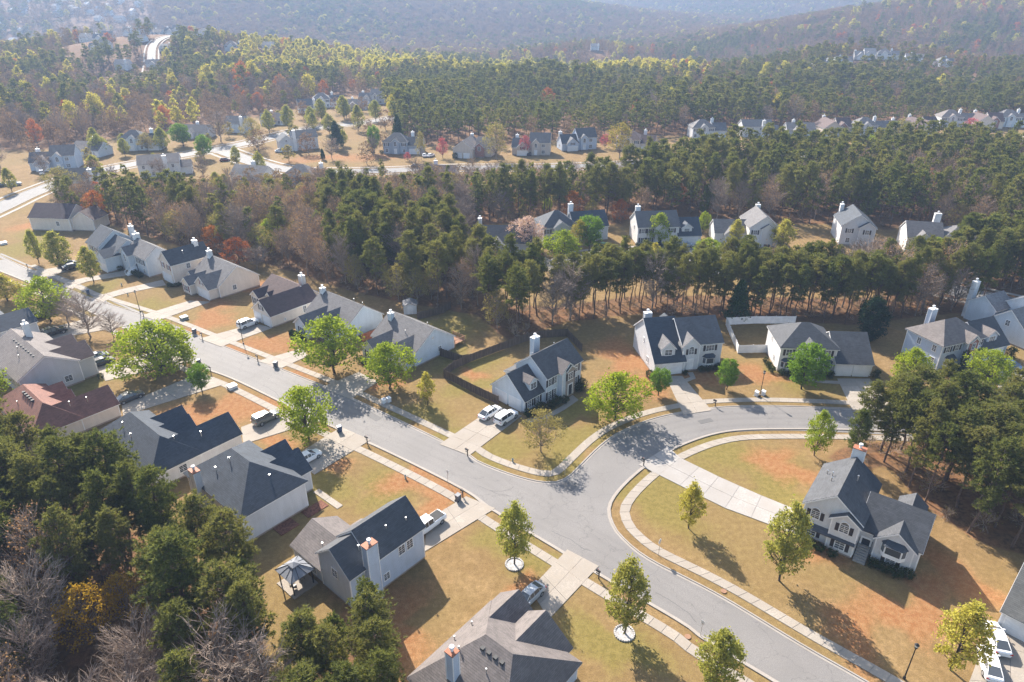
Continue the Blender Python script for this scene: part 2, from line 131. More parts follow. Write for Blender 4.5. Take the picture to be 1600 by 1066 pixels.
def siding(name, c):
    m, nt, out = new_mat(name)
    tc = nt.nodes.new('ShaderNodeTexCoord').outputs['Object']
    sx = nt.nodes.new('ShaderNodeSeparateXYZ'); nt.links.new(tc, sx.inputs[0])
    mu = N(nt, 'Math', operation='MULTIPLY'); nt.links.new(sx.outputs[2], mu.inputs[0]); mu.inputs[1].default_value = 1 / .2
    fr = N(nt, 'Math', operation='FRACT'); nt.links.new(mu.outputs[0], fr.inputs[0])
    lap = ramp(nt, fr.outputs[0], 0.0, .16)
    mp = nt.nodes.new('ShaderNodeMapping'); mp.inputs['Scale'].default_value = (.9, .9, .16); nt.links.new(tc, mp.inputs[0])
    streak = ramp(nt, noise(nt, 1.6, 4, mp.outputs[0]), .34, .68)
    col = mixc(nt, streak, scaled(c, .94), scaled(c, 1.03))
    oi = nt.nodes.new('ShaderNodeObjectInfo')
    col = mixc(nt, lap, scaled(c, .5), col)
    grime = ramp(nt, noise(nt, .5, 3, tc), .5, .75)
    gm = N(nt, 'Math', operation='MULTIPLY'); nt.links.new(grime, gm.inputs[0]); gm.inputs[1].default_value = .22
    col = mixc(nt, gm.outputs[0], col, scaled((c[0], c[1] * .93, c[2] * .8), .7))
    principled(nt, out, col, .62, .35, bump=fr.outputs[0], bstr=.25, bdist=.02)
    return m

def shingles(name, c):
    m, nt, out = new_mat(name)
    tc = nt.nodes.new('ShaderNodeTexCoord').outputs['Object']
    sx = nt.nodes.new('ShaderNodeSeparateXYZ'); nt.links.new(tc, sx.inputs[0])
    z = sx.outputs[2]
    ad = N(nt, 'Math', operation='ADD'); nt.links.new(sx.outputs[0], ad.inputs[0]); nt.links.new(sx.outputs[1], ad.inputs[1])
    cb = nt.nodes.new('ShaderNodeCombineXYZ'); nt.links.new(ad.outputs[0], cb.inputs[0]); nt.links.new(z, cb.inputs[1])
    br = nt.nodes.new('ShaderNodeTexBrick'); nt.links.new(cb.outputs[0], br.inputs[0])
    br.inputs['Scale'].default_value = 1.0; br.inputs['Brick Width'].default_value = .55; br.inputs['Row Height'].default_value = .13
    br.inputs['Mortar Size'].default_value = .012
    br.inputs['Color1'].default_value = (*scaled(c, .78), 1); br.inputs['Color2'].default_value = (*scaled(c, 1.25), 1)
    br.inputs['Mortar'].default_value = (*scaled(c, .45), 1)
    mp = nt.nodes.new('ShaderNodeMapping'); mp.inputs['Scale'].default_value = (1.2, 1.2, .18); nt.links.new(tc, mp.inputs[0])
    streak = ramp(nt, noise(nt, .9, 5, mp.outputs[0], .65), .32, .72)
    col = mixc(nt, streak, br.outputs[0], mixc(nt, .5, br.outputs[0], scaled(c, 1.5)))
    blot = ramp(nt, noise(nt, .35, 4, tc), .35, .7)
    col = mixc(nt, blot, mixc(nt, .3, col, scaled(c, .6)), col)
    principled(nt, out, col, .82, .45, bump=br.outputs['Fac'], bstr=.35, bdist=.02)
    return m

def leaf(name, a, b, c=None, trans=.4):
    """two-tone leaf, tinted per leaf (island), per clump (noise) and per tree (object)"""
    m, nt, out = new_mat(name)
    g = nt.nodes.new('ShaderNodeNewGeometry'); oi = nt.nodes.new('ShaderNodeObjectInfo')
    col = mixc(nt, g.outputs['Random Per Island'], a, b)
    tc = nt.nodes.new('ShaderNodeTexCoord').outputs['Object']
    col = mixc(nt, ramp(nt, noise(nt, .8, 2, tc), .38, .64), mixc(nt, .45, col, scaled(a, .75)), col)
    if c: col = mixc(nt, oi.outputs['Random'], col, mixc(nt, .7, col, c))
    d = nt.nodes.new('ShaderNodeBsdfDiffuse'); t = nt.nodes.new('ShaderNodeBsdfTranslucent')
    nt.links.new(col, d.inputs[0]); nt.links.new(mixc(nt, 1, col, (1.0, 1.0, .62), 'MULTIPLY'), t.inputs[0])
    mx = nt.nodes.new('ShaderNodeMixShader'); mx.inputs[0].default_value = trans
    nt.links.new(d.outputs[0], mx.inputs[1]); nt.links.new(t.outputs[0], mx.inputs[2])
    nt.links.new(mx.outputs[0], out.inputs['Surface'])
    return m

def concrete(name, c):
    m, nt, out = new_mat(name)
    p = pos(nt); oi = nt.nodes.new('ShaderNodeObjectInfo')
    col = mixc(nt, oi.outputs['Random'], scaled(c, .84), scaled(c, 1.06))
    col = mixc(nt, ramp(nt, noise(nt, .45, 5, p, .6), .35, .7), mixc(nt, .45, col, scaled((c[0], c[1] * .92, c[2] * .82), .62)), col)
    col = mixc(nt, ramp(nt, noise(nt, 5, 4, p), .35, .65), scaled(c, .8), col)
    principled(nt, out, col, .85, .3)
    return m

def asphalt(name, c):
    m, nt, out = new_mat(name)
    p = pos(nt)
    col = mixc(nt, ramp(nt, noise(nt, .12, 4, p), .35, .65), scaled(c, .9), scaled(c, 1.08))
    col = mixc(nt, ramp(nt, noise(nt, 9, 3, p), .3, .7), scaled(c, .78), col)
    v = nt.nodes.new('ShaderNodeTexVoronoi'); v.feature = 'DISTANCE_TO_EDGE'; v.inputs['Scale'].default_value = .16
    wp = nt.nodes.new('ShaderNodeVectorMath'); wp.operation = 'ADD'; nt.links.new(p, wp.inputs[0])
    nz = nt.nodes.new('ShaderNodeTexNoise'); nz.inputs['Scale'].default_value = .5; nz.inputs['Detail'].default_value = 5; nt.links.new(p, nz.inputs[0])
    sc = nt.nodes.new('ShaderNodeVectorMath'); sc.operation = 'SCALE'; sc.inputs['Scale'].default_value = 3.0; nt.links.new(nz.outputs['Color'], sc.inputs[0])
    nt.links.new(sc.outputs[0], wp.inputs[1]); nt.links.new(wp.outputs[0], v.inputs['Vector'])
    crack = ramp(nt, v.outputs['Distance'], .0, .012)
    col = mixc(nt, crack, mixc(nt, .45, col, scaled(c, .5)), col)
    stain = ramp(nt, noise(nt, .35, 5, p, .7), .62, .78)
    sm = N(nt, 'Math', operation='MULTIPLY'); nt.links.new(stain, sm.inputs[0]); sm.inputs[1].default_value = .5
    col = mixc(nt, sm.outputs[0], col, scaled(c, .6))
    principled(nt, out, col, .8, .4)
    return m

def ground_mat():
    m, nt, out = new_mat('ground')
    p = pos(nt)
    at = nt.nodes.new('ShaderNodeAttribute'); at.attribute_name = 'zone'
    sp = nt.nodes.new('ShaderNodeSeparateColor'); nt.links.new(at.outputs['Color'], sp.inputs[0])
    n1 = noise(nt, .22, 5, p, .65); n2 = noise(nt, 1.4, 5, p, .65); n3 = noise(nt, 7, 3, p); n0 = noise(nt, .045, 4, p)
    tan = mixc(nt, ramp(nt, n1, .3, .7), (.222, .138, .058), (.33, .216, .102))
    tan = mixc(nt, ramp(nt, n0, .4, .62), tan, (.255, .178, .072))
    tan = mixc(nt, ramp(nt, n2, .35, .7), mixc(nt, .62, tan, (.155, .10, .04)), tan)
    def masked(src, lo, hi, a, b):
        # fray the mask with noise so patches keep ragged edges
        k = N(nt, 'Math', operation='MULTIPLY_ADD'); nt.links.new(n2, k.inputs[0]); k.inputs[1].default_value = .7; nt.links.new(src, k.inputs[2])
        k2 = N(nt, 'Math', operation='MULTIPLY_ADD'); nt.links.new(n1, k2.inputs[0]); k2.inputs[1].default_value = .5; nt.links.new(k.outputs[0], k2.inputs[2])
        k3 = N(nt, 'Math', operation='MULTIPLY_ADD'); nt.links.new(n3, k3.inputs[0]); k3.inputs[1].default_value = .35; nt.links.new(k2.outputs[0], k3.inputs[2])
        return mixc(nt, ramp(nt, k3.outputs[0], lo + .27, hi + .27), a, b)
    grn = mixc(nt, ramp(nt, n2, .35, .65), (.165, .130, .036), (.225, .175, .055))
    col = masked(sp.outputs[1], .74, 1.32, tan, grn)
    clay = mixc(nt, ramp(nt, n2, .35, .68), (.27, .115, .046), (.33, .18, .082))
    col = masked(sp.outputs[2], .86, 1.36, col, clay)
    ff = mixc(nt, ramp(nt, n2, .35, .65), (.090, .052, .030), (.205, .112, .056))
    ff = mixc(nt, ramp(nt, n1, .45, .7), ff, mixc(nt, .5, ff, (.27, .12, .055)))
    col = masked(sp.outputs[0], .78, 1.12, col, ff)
    col = mixc(nt, ramp(nt, n3, .3, .7), mixc(nt, .42, col, (.06, .045, .02)), col)
    principled(nt, out, col, .95, .1, bump=n3, bstr=.5, bdist=.08)
    return m

def glass(name):
    m, nt, out = new_mat(name)
    oi = nt.nodes.new('ShaderNodeObjectInfo')
    col = mixc(nt, oi.outputs['Random'], (.02, .025, .03), (.12, .13, .14))
    principled(nt, out, col, .08, .8)
    return m

def paint(name, c, rough=.22):
    m, nt, out = new_mat(name)
    p = principled(nt, out, c, rough, .5)
    p.inputs['Coat Weight'].default_value = .6; p.inputs['Coat Roughness'].default_value = .06
    return m

def bark(name, c):
    m, nt, out = new_mat(name)
    tc = nt.nodes.new('ShaderNodeTexCoord').outputs['Object']
    mp = nt.nodes.new('ShaderNodeMapping'); mp.inputs['Scale'].default_value = (3, 3, .6); nt.links.new(tc, mp.inputs[0])
    oi = nt.nodes.new('ShaderNodeObjectInfo')
    col = mixc(nt, ramp(nt, noise(nt, 2, 4, mp.outputs[0]), .3, .7), scaled(c, .6), scaled(c, 1.2))
    col = mixc(nt, oi.outputs['Random'], mixc(nt, .3, col, (.05, .04, .035)), col)
    principled(nt, out, col, .95, .1)
    return m

def wood(name, c):
    m, nt, out = new_mat(name)
    tc = nt.nodes.new('ShaderNodeTexCoord').outputs['Object']; oi = nt.nodes.new('ShaderNodeObjectInfo')
    mp = nt.nodes.new('ShaderNodeMapping'); mp.inputs['Scale'].default_value = (7, 7, .5); nt.links.new(tc, mp.inputs[0])
    col = mixc(nt, ramp(nt, noise(nt, 1, 4, mp.outputs[0]), .3, .7), scaled(c, .65), scaled(c, 1.25))
    col = mixc(nt, oi.outputs['Random'], mixc(nt, .4, col, scaled(c, .6)), col)
    principled(nt, out, col, .9, .15)
    return m

def bricks(name, c):
    m, nt, out = new_mat(name)
    tc = nt.nodes.new('ShaderNodeTexCoord').outputs['Object']
    sx = nt.nodes.new('ShaderNodeSeparateXYZ'); nt.links.new(tc, sx.inputs[0])
    ad = N(nt, 'Math', operation='ADD'); nt.links.new(sx.outputs[0], ad.inputs[0]); nt.links.new(sx.outputs[1], ad.inputs[1])
    cb = nt.nodes.new('ShaderNodeCombineXYZ'); nt.links.new(ad.outputs[0], cb.inputs[0]); nt.links.new(sx.outputs[2], cb.inputs[1])
    br = nt.nodes.new('ShaderNodeTexBrick'); nt.links.new(cb.outputs[0], br.inputs[0]); br.inputs['Scale'].default_value = 1
    br.inputs['Brick Width'].default_value = .22; br.inputs['Row Height'].default_value = .08; br.inputs['Mortar Size'].default_value = .01
    br.inputs['Color1'].default_value = (*scaled(c, .8), 1); br.inputs['Color2'].default_value = (*scaled(c, 1.2), 1); br.inputs['Mortar'].default_value = (.4, .36, .32, 1)
    principled(nt, out, br.outputs[0], .9, .2, bump=br.outputs['Fac'], bstr=.3)
    return m

GROUND = ground_mat()
asphalt('asphalt', (.188, .176, .166)); asphalt('asphalt_worn', (.180, .1685, .159)); asphalt('asphalt_patch', (.125, .12, .116)); plain('tar', (.095, .09, .087), .7); asphalt('asphalt_far', (.155, .15, .148))
concrete('concrete', (.34, .298, .25)); concrete('kerb', (.34, .305, .27)); concrete('old_concrete', (.36, .335, .31))
for n_, c_ in dict(white=(.70, .68, .655), cream=(.68, .60, .52), blue=(.47, .53, .62), grey=(.50, .51, .53), palegrey=(.60, .60, .61), tan=(.56, .48, .41), mist=(.58, .63, .68), slate=(.33, .38, .45)).items():
    siding('siding_' + n_, c_)
for n_, c_ in dict(char=(.060, .063, .070), navy=(.045, .055, .070), grey=(.115, .110, .112), warm=(.135, .116, .108), brown=(.085, .052, .048), purple=(.058, .038, .042), red=(.19, .085, .060), pale=(.17, .165, .165), glint=(.42, .41, .41), olive=(.105, .105, .100)).items():  # brightest tone: hazy sun glint of distant roofs put into the shingle colour
    shingles('shingle_' + n_, c_)
plain('trim', (.76, .75, .74), .5); plain('shutter', (.035, .03, .035), .6); plain('shutter_red', (.16, .05, .05), .6)
plain('garage', (.74, .73, .73), .5, var=.05); plain('metal', (.5, .5, .5), .35, .5, .8); plain('copper', (.30, .115, .06), .7)
plain('vent', (.05, .05, .05), .7); plain('black', (.012, .012, .013), .45); plain('utility', (.22, .25, .22), .6)
plain('bin_blue', (.045, .075, .14), .5); plain('bin_grey', (.10, .11, .13), .5); plain('foundation', (.30, .24, .20), .9)
plain('stone', (.36, .345, .33), .9, var=.35, scale=3); plain('mulch', (.16, .065, .04), .95, var=.5, scale=4)
plain('red_sign', (.45, .02, .02), .4); plain('white_sign', (.8, .8, .8), .4); plain('green_sign', (.02, .16, .06), .4)
plain('tyre', (.012, .012, .012), .8); plain('rim', (.45, .45, .46), .3, .5, .7); plain('tail_red', (.35, .01, .01), .2); plain('lamp_glass', (.7, .68, .6), .2)
plain('vinyl', (.72, .72, .72), .5); plain('iron', (.27, .15, .09), .9); plain('interior', (.03, .03, .03), .8)
plain('gazebo_metal', (.19, .20, .22), .5); plain('door_dark', (.02, .03, .045), .4); plain('door_white', (.7, .7, .7), .4)
glass('glass'); bricks('brick', (.30, .085, .06)); bricks('stonework', (.30, .25, .22))
wood('fence_wood', (.125, .095, .075)); wood('fence_red', (.33, .12, .065)); wood('deck_wood', (.34, .19, .12))
for n_, c_ in dict(white=(.78, .78, .78), black=(.010, .010, .012), silver=(.34, .36, .38), darkgrey=(.04, .045, .05), greygreen=(.105, .115, .105), blue=(.04, .10, .22), red=(.42, .015, .018), green=(.015, .05, .03), darkred=(.14, .012, .02)).items():
    paint('paint_' + n_, c_)
bark('bark_pine', (.15, .105, .082)); bark('bark_grey', (.30, .24, .19)); bark('bark_dark', (.085, .066, .052)); bark('twig', (.37, .285, .225)); bark('twig_red', (.22, .115, .085))
leaf('needle', (.088, .112, .036), (.235, .250, .078), (.27, .245, .09), .45)
leaf('needle_young', (.100, .130, .038), (.245, .275, .080), None, .45)
leaf('leaf_pear', (.27, .27, .070), (.44, .40, .12), (.34, .35, .08), .5)
leaf('leaf_yellowpear', (.38, .35, .07), (.55, .49, .12), (.48, .40, .09), .52)
leaf('leaf_lime', (.20, .27, .028), (.37, .42, .055), (.31, .36, .03), .48)
leaf('leaf_maple', (.115, .215, .028), (.25, .36, .060), (.15, .25, .03), .45)
leaf('leaf_olive', (.22, .20, .075), (.37, .315, .13), (.32, .25, .10), .45)
leaf('leaf_yellow', (.30, .235, .05), (.42, .34, .09), (.34, .30, .06), .42)
leaf('leaf_orange', (.33, .115, .03), (.48, .22, .06), (.45, .13, .06), .42)
leaf('leaf_gold', (.38, .22, .025), (.52, .34, .05), None, .42)
leaf('leaf_bud', (.32, .215, .135), (.45, .31, .19), (.46, .24, .13), .4)
leaf('leaf_hill', (.19, .135, .095), (.29, .20, .138), (.26, .16, .11), .3)
leaf('leaf_bloom', (.60, .40, .36), (.78, .60, .55), None, .3)
leaf('leaf_redbud', (.46, .10, .13), (.58, .20, .22), None, .3)
leaf('leaf_dark', (.014, .032, .016), (.035, .062, .028), None, .15)
leaf('leaf_cedar', (.022, .055, .020), (.060, .105, .030), None, .2)
leaf('leaf_shrub', (.022, .038, .014), (.060, .085, .028), None, .2)

# ---------------------------------------------------------------- mesh helpers
class MB:
    def __init__(s): s.v = []; s.f = []; s.m = []
    def face(s, pts, m=0):
        i = len(s.v); s.v += [tuple(p) for p in pts]; s.f.append(tuple(range(i, i + len(pts)))); s.m.append(m)
    def idx(s, verts, faces, m=0):
        i = len(s.v); s.v += [tuple(p) for p in verts]
        for f in faces: s.f.append(tuple(i + k for k in f)); s.m.append(m)
    def box(s, x0, x1, y0, y1, z0, z1, m=0):
        s.idx([(x0, y0, z0), (x1, y0, z0), (x1, y1, z0), (x0, y1, z0), (x0, y0, z1), (x1, y0, z1), (x1, y1, z1), (x0, y1, z1)],
              [(0, 3, 2, 1), (4, 5, 6, 7), (0, 1, 5, 4), (1, 2, 6, 5), (2, 3, 7, 6), (3, 0, 4, 7)], m)
    def prism(s, poly, vec, m=0):
        n = len(poly); b = [Vector(p) for p in poly]; t = [p + Vector(vec) for p in b]
        s.idx(b + t, [tuple(reversed(range(n))), tuple(range(n, 2 * n))] + [(i, (i + 1) % n, n + (i + 1) % n, n + i) for i in range(n)], m)
    def tube(s, pts, rad, n=5, m=0, cap=True):
        pts = [Vector(p) for p in pts]; i0 = len(s.v)
        for k, p in enumerate(pts):
            d = (pts[min(k + 1, len(pts) - 1)] - pts[max(k - 1, 0)])
            d = d.normalized() if d.length > 1e-6 else Vector((0, 0, 1))
            a = d.cross(Vector((0, 0, 1))) if abs(d.z) < .9 else d.cross(Vector((1, 0, 0)))
            a.normalize(); b = d.cross(a)
            for j in range(n):
                t = 2 * math.pi * j / n
                s.v.append(tuple(p + (a * math.cos(t) + b * math.sin(t)) * rad[k]))
        for k in range(len(pts) - 1):
            for j in range(n):
                s.f.append((i0 + k * n + j, i0 + k * n + (j + 1) % n, i0 + (k + 1) * n + (j + 1) % n, i0 + (k + 1) * n + j)); s.m.append(m)
        if cap:
            e = i0 + (len(pts) - 1) * n
            s.f.append(tuple(range(e, e + n))); s.m.append(m)
    def cyl(s, c, r0, r1, z0, z1, n=12, m=0):
        b = [(c[0] + r0 * math.cos(2 * math.pi * i / n), c[1] + r0 * math.sin(2 * math.pi * i / n), z0) for i in range(n)]
        t = [(c[0] + r1 * math.cos(2 * math.pi * i / n), c[1] + r1 * math.sin(2 * math.pi * i / n), z1) for i in range(n)]
        s.idx(b + t, [tuple(reversed(range(n))), tuple(range(n, 2 * n))] + [(i, (i + 1) % n, n + (i + 1) % n, n + i) for i in range(n)], m)
    def mesh(s, name, mats, smooth=False):
        me = bpy.data.meshes.new(name); me.from_pydata(s.v, [], s.f)
        for m in mats: me.materials.append(MATS[m] if isinstance(m, str) else m)
        if len(mats) > 1: me.polygons.foreach_set('material_index', s.m)
        if smooth: me.polygons.foreach_set('use_smooth', [True] * len(s.f))
        me.update()
        return me
    def build(s, name, mats, parent=None, smooth=False, loc=None, rz=0):
        return put(name, s.mesh(name, [mats] if isinstance(mats, str) else mats, smooth), parent, loc, rz)
def put(name, me, parent=None, loc=None, rz=0, scale=None):
    o = bpy.data.objects.new(name, me); COL.objects.link(o)
    if parent: o.parent = parent
    if loc is not None: o.location = loc
    if rz: o.rotation_euler = (0, 0, rz)
    if scale is not None: o.scale = scale
    return o
def root(name, label, cat, loc, rz=0, group=None):
    o = bpy.data.objects.new(name, None); COL.objects.link(o)
    o.empty_display_size = .3
    o.location = loc if len(loc) == 3 else (loc[0], loc[1], 0); o.rotation_euler = (0, 0, rz)
    return tag(o, label, cat, group)
def tag(o, label, cat, group=None):
    o['label'] = label; o['category'] = cat
    if group: o['group'] = group
    return o
def struct(o, label=None):
    o['kind'] = 'structure'
    if label: o['label'] = label
    return o
def smooth_line(pts, step=2.0):
    """Catmull-Rom through the points, resampled evenly"""
    p = np.array(pts, float); q = np.vstack([2 * p[0] - p[1], p, 2 * p[-1] - p[-2]]); out = []
    for i in range(1, len(q) - 2):
        a, b, c, d = q[i - 1], q[i], q[i + 1], q[i + 2]
        for t in np.linspace(0, 1, 8, endpoint=False):
            out.append(.5 * (2 * b + (c - a) * t + (2 * a - 5 * b + 4 * c - d) * t * t + (3 * b - a - 3 * c + d) * t ** 3))
    out.append(q[-2]); out = np.array(out)
    for _ in range(6): out[1:-1] = .25 * out[:-2] + .5 * out[1:-1] + .25 * out[2:]
    L = np.r_[0, np.cumsum(np.linalg.norm(np.diff(out, axis=0), axis=1))]
    s = np.linspace(0, L[-1], max(3, int(L[-1] / step) + 1))
    return np.c_[np.interp(s, L, out[:, 0]), np.interp(s, L, out[:, 1])]
def offset(line, d):
    t = np.gradient(line, axis=0); t /= np.linalg.norm(t, axis=1)[:, None]
    return line + np.c_[-t[:, 1], t[:, 0]] * d
def inside(poly, X, Y):
    poly = np.array(poly); r = np.zeros(np.shape(X), bool); j = len(poly) - 1
    for i in range(len(poly)):
        xi, yi = poly[i]; xj, yj = poly[j]
        if yi != yj:
            r ^= ((yi > Y) != (yj > Y)) & (X < (xj - xi) * (Y - yi) / (yj - yi) + xi)
        j = i
    return r
def line_dist(line, X, Y):
    line = np.asarray(line); d = np.full(np.shape(X), 1e9)
    for a, b in zip(line[:-1], line[1:]):
        ab = b - a; t = np.clip(((X - a[0]) * ab[0] + (Y - a[1]) * ab[1]) / max(ab @ ab, 1e-9), 0, 1)
        d = np.minimum(d, np.hypot(X - a[0] - t * ab[0], Y - a[1] - t * ab[1]))
    return d

# ---------------------------------------------------------------- terrain
def terrain(x, y):
    x = np.asarray(x, float); y = np.asarray(y, float)
    d = np.hypot(x, y)
    u = x / np.maximum(y, 1)                      # bearing from the drone's meadow
    def s(v, a, b): t = np.clip((v - a) / (b - a), 0, 1); return t * t * (3 - 2 * t)
    z = -26 * s(y, 520, 900) * (1 - s(u, .18, .55) * .6)
    g = lambda cx, cy, rx, ry, h: h * np.exp(-((x - cx) / rx) ** 2 - ((y - cy) / ry) ** 2)
    z = z + g(800, 1120, 430, 300, 52)             # near brown ridge
    z = z + g(-560, 2000, 800, 520, 124) + g(-1700, 1700, 800, 700, 100)
    z = z + g(1000, 2650, 680, 420, 126) + g(2100, 2300, 900, 700, 105)
    z = z + s(d, 2600, 3700) * 118
    z = z + g(-350, 730, 150, 130, 38) + g(305, 650, 120, 70, 18) + g(110, 980, 70, 60, 24)   # knolls with far houses
    z = z + s(y, 500, 900) * (6 * np.sin(x / 170 + y / 260) + 5 * np.sin(y / 120 - x / 300))
    return z

def axis(lo, hi, flo, fhi, step, grow=1.07):
    a = list(np.arange(flo, fhi, step)); s = step; v = fhi
    while v < hi: a.append(v); s = min(s * grow, 70); v += s
    a.append(hi); s = step; v = flo - step; b = []
    while v > lo: b.append(v); s = min(s * grow, 70); v -= s
    b.append(lo)
    return np.array(b[::-1] + a)
def grid_mesh(name, xs, ys, Z, attr=None):
    nx, ny = len(xs), len(ys); X, Y = np.meshgrid(xs, ys)
    co = np.stack([X, Y, Z], -1).reshape(-1, 3).astype(np.float32)
    i = (np.arange(ny - 1)[:, None] * nx + np.arange(nx - 1)[None, :]).ravel()
    q = np.stack([i, i + 1, i + 1 + nx, i + nx], -1).astype(np.int32)
    me = bpy.data.meshes.new(name); me.vertices.add(len(co)); me.vertices.foreach_set('co', co.ravel())
    me.loops.add(q.size); me.loops.foreach_set('vertex_index', q.ravel())
    me.polygons.add(len(q)); me.polygons.foreach_set('loop_start', np.arange(0, q.size, 4, dtype=np.int32))
    me.polygons.foreach_set('use_smooth', np.ones(len(q), bool))
    me.update(calc_edges=True)
    if attr is not None:
        a = me.attributes.new('zone', 'FLOAT_COLOR', 'POINT'); a.data.foreach_set('color', attr.reshape(-1, 4).astype(np.float32).ravel())
    return me
gx = axis(-3900, 3900, -115, 115, .9); gy = axis(-250, 4300, 35, 175, .9)
GX, GY = np.meshgrid(gx, gy)
GZ = terrain(GX, GY)
zone = np.zeros(GX.shape + (4,)); zone[..., 3] = 1
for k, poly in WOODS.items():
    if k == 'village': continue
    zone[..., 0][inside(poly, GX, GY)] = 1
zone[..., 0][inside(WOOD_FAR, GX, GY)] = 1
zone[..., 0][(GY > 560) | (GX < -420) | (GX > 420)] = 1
for _ in range(2):
    z0 = zone[..., 0]; zone[1:-1, 1:-1, 0] = (z0[1:-1, 1:-1] * 2 + z0[:-2, 1:-1] + z0[2:, 1:-1] + z0[1:-1, :-2] + z0[1:-1, 2:]) / 6
for k, ch in (('GREEN', 1), ('ORANGE', 2)):
    for px, py, r in PATCHES[k]:
        th_ = np.arctan2(GY - py, GX - px); a_ = RNG.uniform(0, 6.28, 4); st = RNG.uniform(.65, 1.5); ca, sa = math.cos(a_[3]), math.sin(a_[3])
        dx_, dy_ = (GX - px) * ca + (GY - py) * sa, -(GX - px) * sa + (GY - py) * ca
        rr_ = r * 1.08 * (1 + .34 * np.sin(2 * th_ + a_[0]) + .24 * np.sin(3 * th_ + a_[1]) + .16 * np.sin(5 * th_ + a_[2]))
        v = np.exp(-((dx_ * st) ** 2 + (dy_ / st) ** 2) / rr_ ** 2)
        zone[..., ch] = np.maximum(zone[..., ch], v * .95)
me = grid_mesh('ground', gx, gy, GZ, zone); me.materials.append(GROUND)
struct(put('ground', me), 'dormant tan lawns, red clay and brown woodland floor')

# near road: one sheet bounded by the three kerb lines
kw = smooth_line(KERB_WEST, 1.5); kn = smooth_line(KERB_NORTH, 1.5); ke = smooth_line(KERB_EAST, 1.5)
def sheet(name, outline, z, mat):
    pts = [Vector((p[0], p[1], z)) for p in outline]
    tris = tessellate_polygon([pts]); m = MB()
    m.v = [tuple(p) for p in pts]
    for t in tris:
        a, b, c = t
        if (pts[b] - pts[a]).cross(pts[c] - pts[a]).z < 0: t = (a, c, b)
        m.f.append(tuple(t)); m.m.append(0)
    return m.build(name, mat)
road = sheet('road', list(kw) + list(ke[::-1]) + list(kn[::-1]), .02, 'asphalt')
struct(road, 'pale worn asphalt road with a side street curving away')

# worn wheel lanes, tar-sealed cracks and square patches lying on the asphalt
def ribbon(name, line, w, z, mat, label=None, parent=None):
    a, b = offset(line, w / 2), offset(line, -w / 2); m = MB()
    for i in range(len(line) - 1): m.face([(*b[i], z), (*b[i + 1], z), (*a[i + 1], z), (*a[i], z)])
    return m.build(name, mat, parent)
kc = smooth_line([tuple(p) for p in kw[::6]], 2.0)
for d_ in (1.9, 3.3, 4.9, 6.2):
    l_ = offset(kc, d_); l_ = offset(l_, 0) + np.c_[np.zeros(len(l_)), .12 * np.sin(np.arange(len(l_)) * .35 + d_)]
    ribbon('wheel_lane', l_[4:-4], .62, .0265, 'asphalt_worn', parent=road)
kb = kn[int(len(kn) * .70):]
for d_ in (-2.0, -3.6, -5.6, -7.2): ribbon('wheel_lane', offset(kb, d_)[2:-2], .6, .0305, 'asphalt_worn', parent=road)
tr_ = random.Random(12)
for i in range(14):
    q = kc[tr_.randrange(25, len(kc) - 8)]; t_ = tr_.uniform(1, 8); c0 = np.array(offset(kc, t_)[int(np.argmin(np.hypot(*(kc - q).T)))])
    an = R(-40) + tr_.choice((0, 0, 1.57)) + tr_.uniform(-.25, .25); n_ = tr_.randrange(6, 16); pts_ = [c0]
    for k_ in range(n_): an += tr_.uniform(-.35, .35); pts_.append(pts_[-1] + .55 * np.array([math.cos(an), math.sin(an)]))
    pts_ = np.array(pts_); ok_ = inside(list(kw) + list(ke[::-1]) + list(kn[::-1]), pts_[:, 0], pts_[:, 1]) & (line_dist(kw, pts_[:, 0], pts_[:, 1]) > .7) & (line_dist(kn, pts_[:, 0], pts_[:, 1]) > .7) & (line_dist(ke, pts_[:, 0], pts_[:, 1]) > .7)
    if ok_.all(): ribbon('tar_seal', pts_, .07, .036, 'tar', parent=road)
for x_, y_, w_, d_, a_ in ((-24, 99, 3.4, 1.3, -41), (8.5, 80.5, 2.2, 2.0, -38), (33, 97.5, 2.6, 1.1, 20)):
    m = MB(); m.box(-w_ / 2, w_ / 2, -d_ / 2, d_ / 2, .0, .0335); m.build('road_patch', 'asphalt_patch', road, False, (x_, y_, 0), R(a_))
DRIVE_POLY = []
for k, (a, b) in DRIVES.items():
    for e in (a, b):
        p0, p1 = np.array(e[0]), np.array(e[1]); d = (p0 - p1) / np.linalg.norm(p0 - p1)
        e[0] = tuple(p0 + d * .9)
    DRIVE_POLY.append((k, list(a) + list(b)[::-1]))
def in_drive(P, grow=0):
    r = np.zeros(len(P), bool)
    for k, poly in DRIVE_POLY:
        c = np.mean(poly, 0); q = [tuple(c + (np.array(p) - c) * (1 + grow)) for p in poly]
        r |= inside(q, P[:, 0], P[:, 1])
    return r
def kerb(name, line, side, label):
    low = in_drive(line, .06); m = MB(); n = len(line)
    prof = [(-.02, -.05), (-.02, .14), (.16, .14), (.20, .055), (.48, .04), (.48, -.05)]   # outward then gutter towards the road
    t = np.gradient(line, axis=0); t /= np.linalg.norm(t, axis=1)[:, None]; nr = np.c_[-t[:, 1], t[:, 0]] * side
    for i in range(n):
        for (o, z) in prof:
            if z == .14 and low[i]: z = .06
            m.v.append((line[i][0] - nr[i][0] * (o - .2), line[i][1] - nr[i][1] * (o - .2), z))
    k = len(prof)
    for i in range(n - 1):
        for j in range(k - 1):
            a, b, c, d = i * k + j, i * k + j + 1, (i + 1) * k + j + 1, (i + 1) * k + j
            m.f.append((a, b, c, d)); m.m.append(0)
    o = m.build(name, 'kerb'); struct(o, label)
kerb('kerb', kw, -1, 'pale concrete kerb along the lawns with the roofs seen from behind')
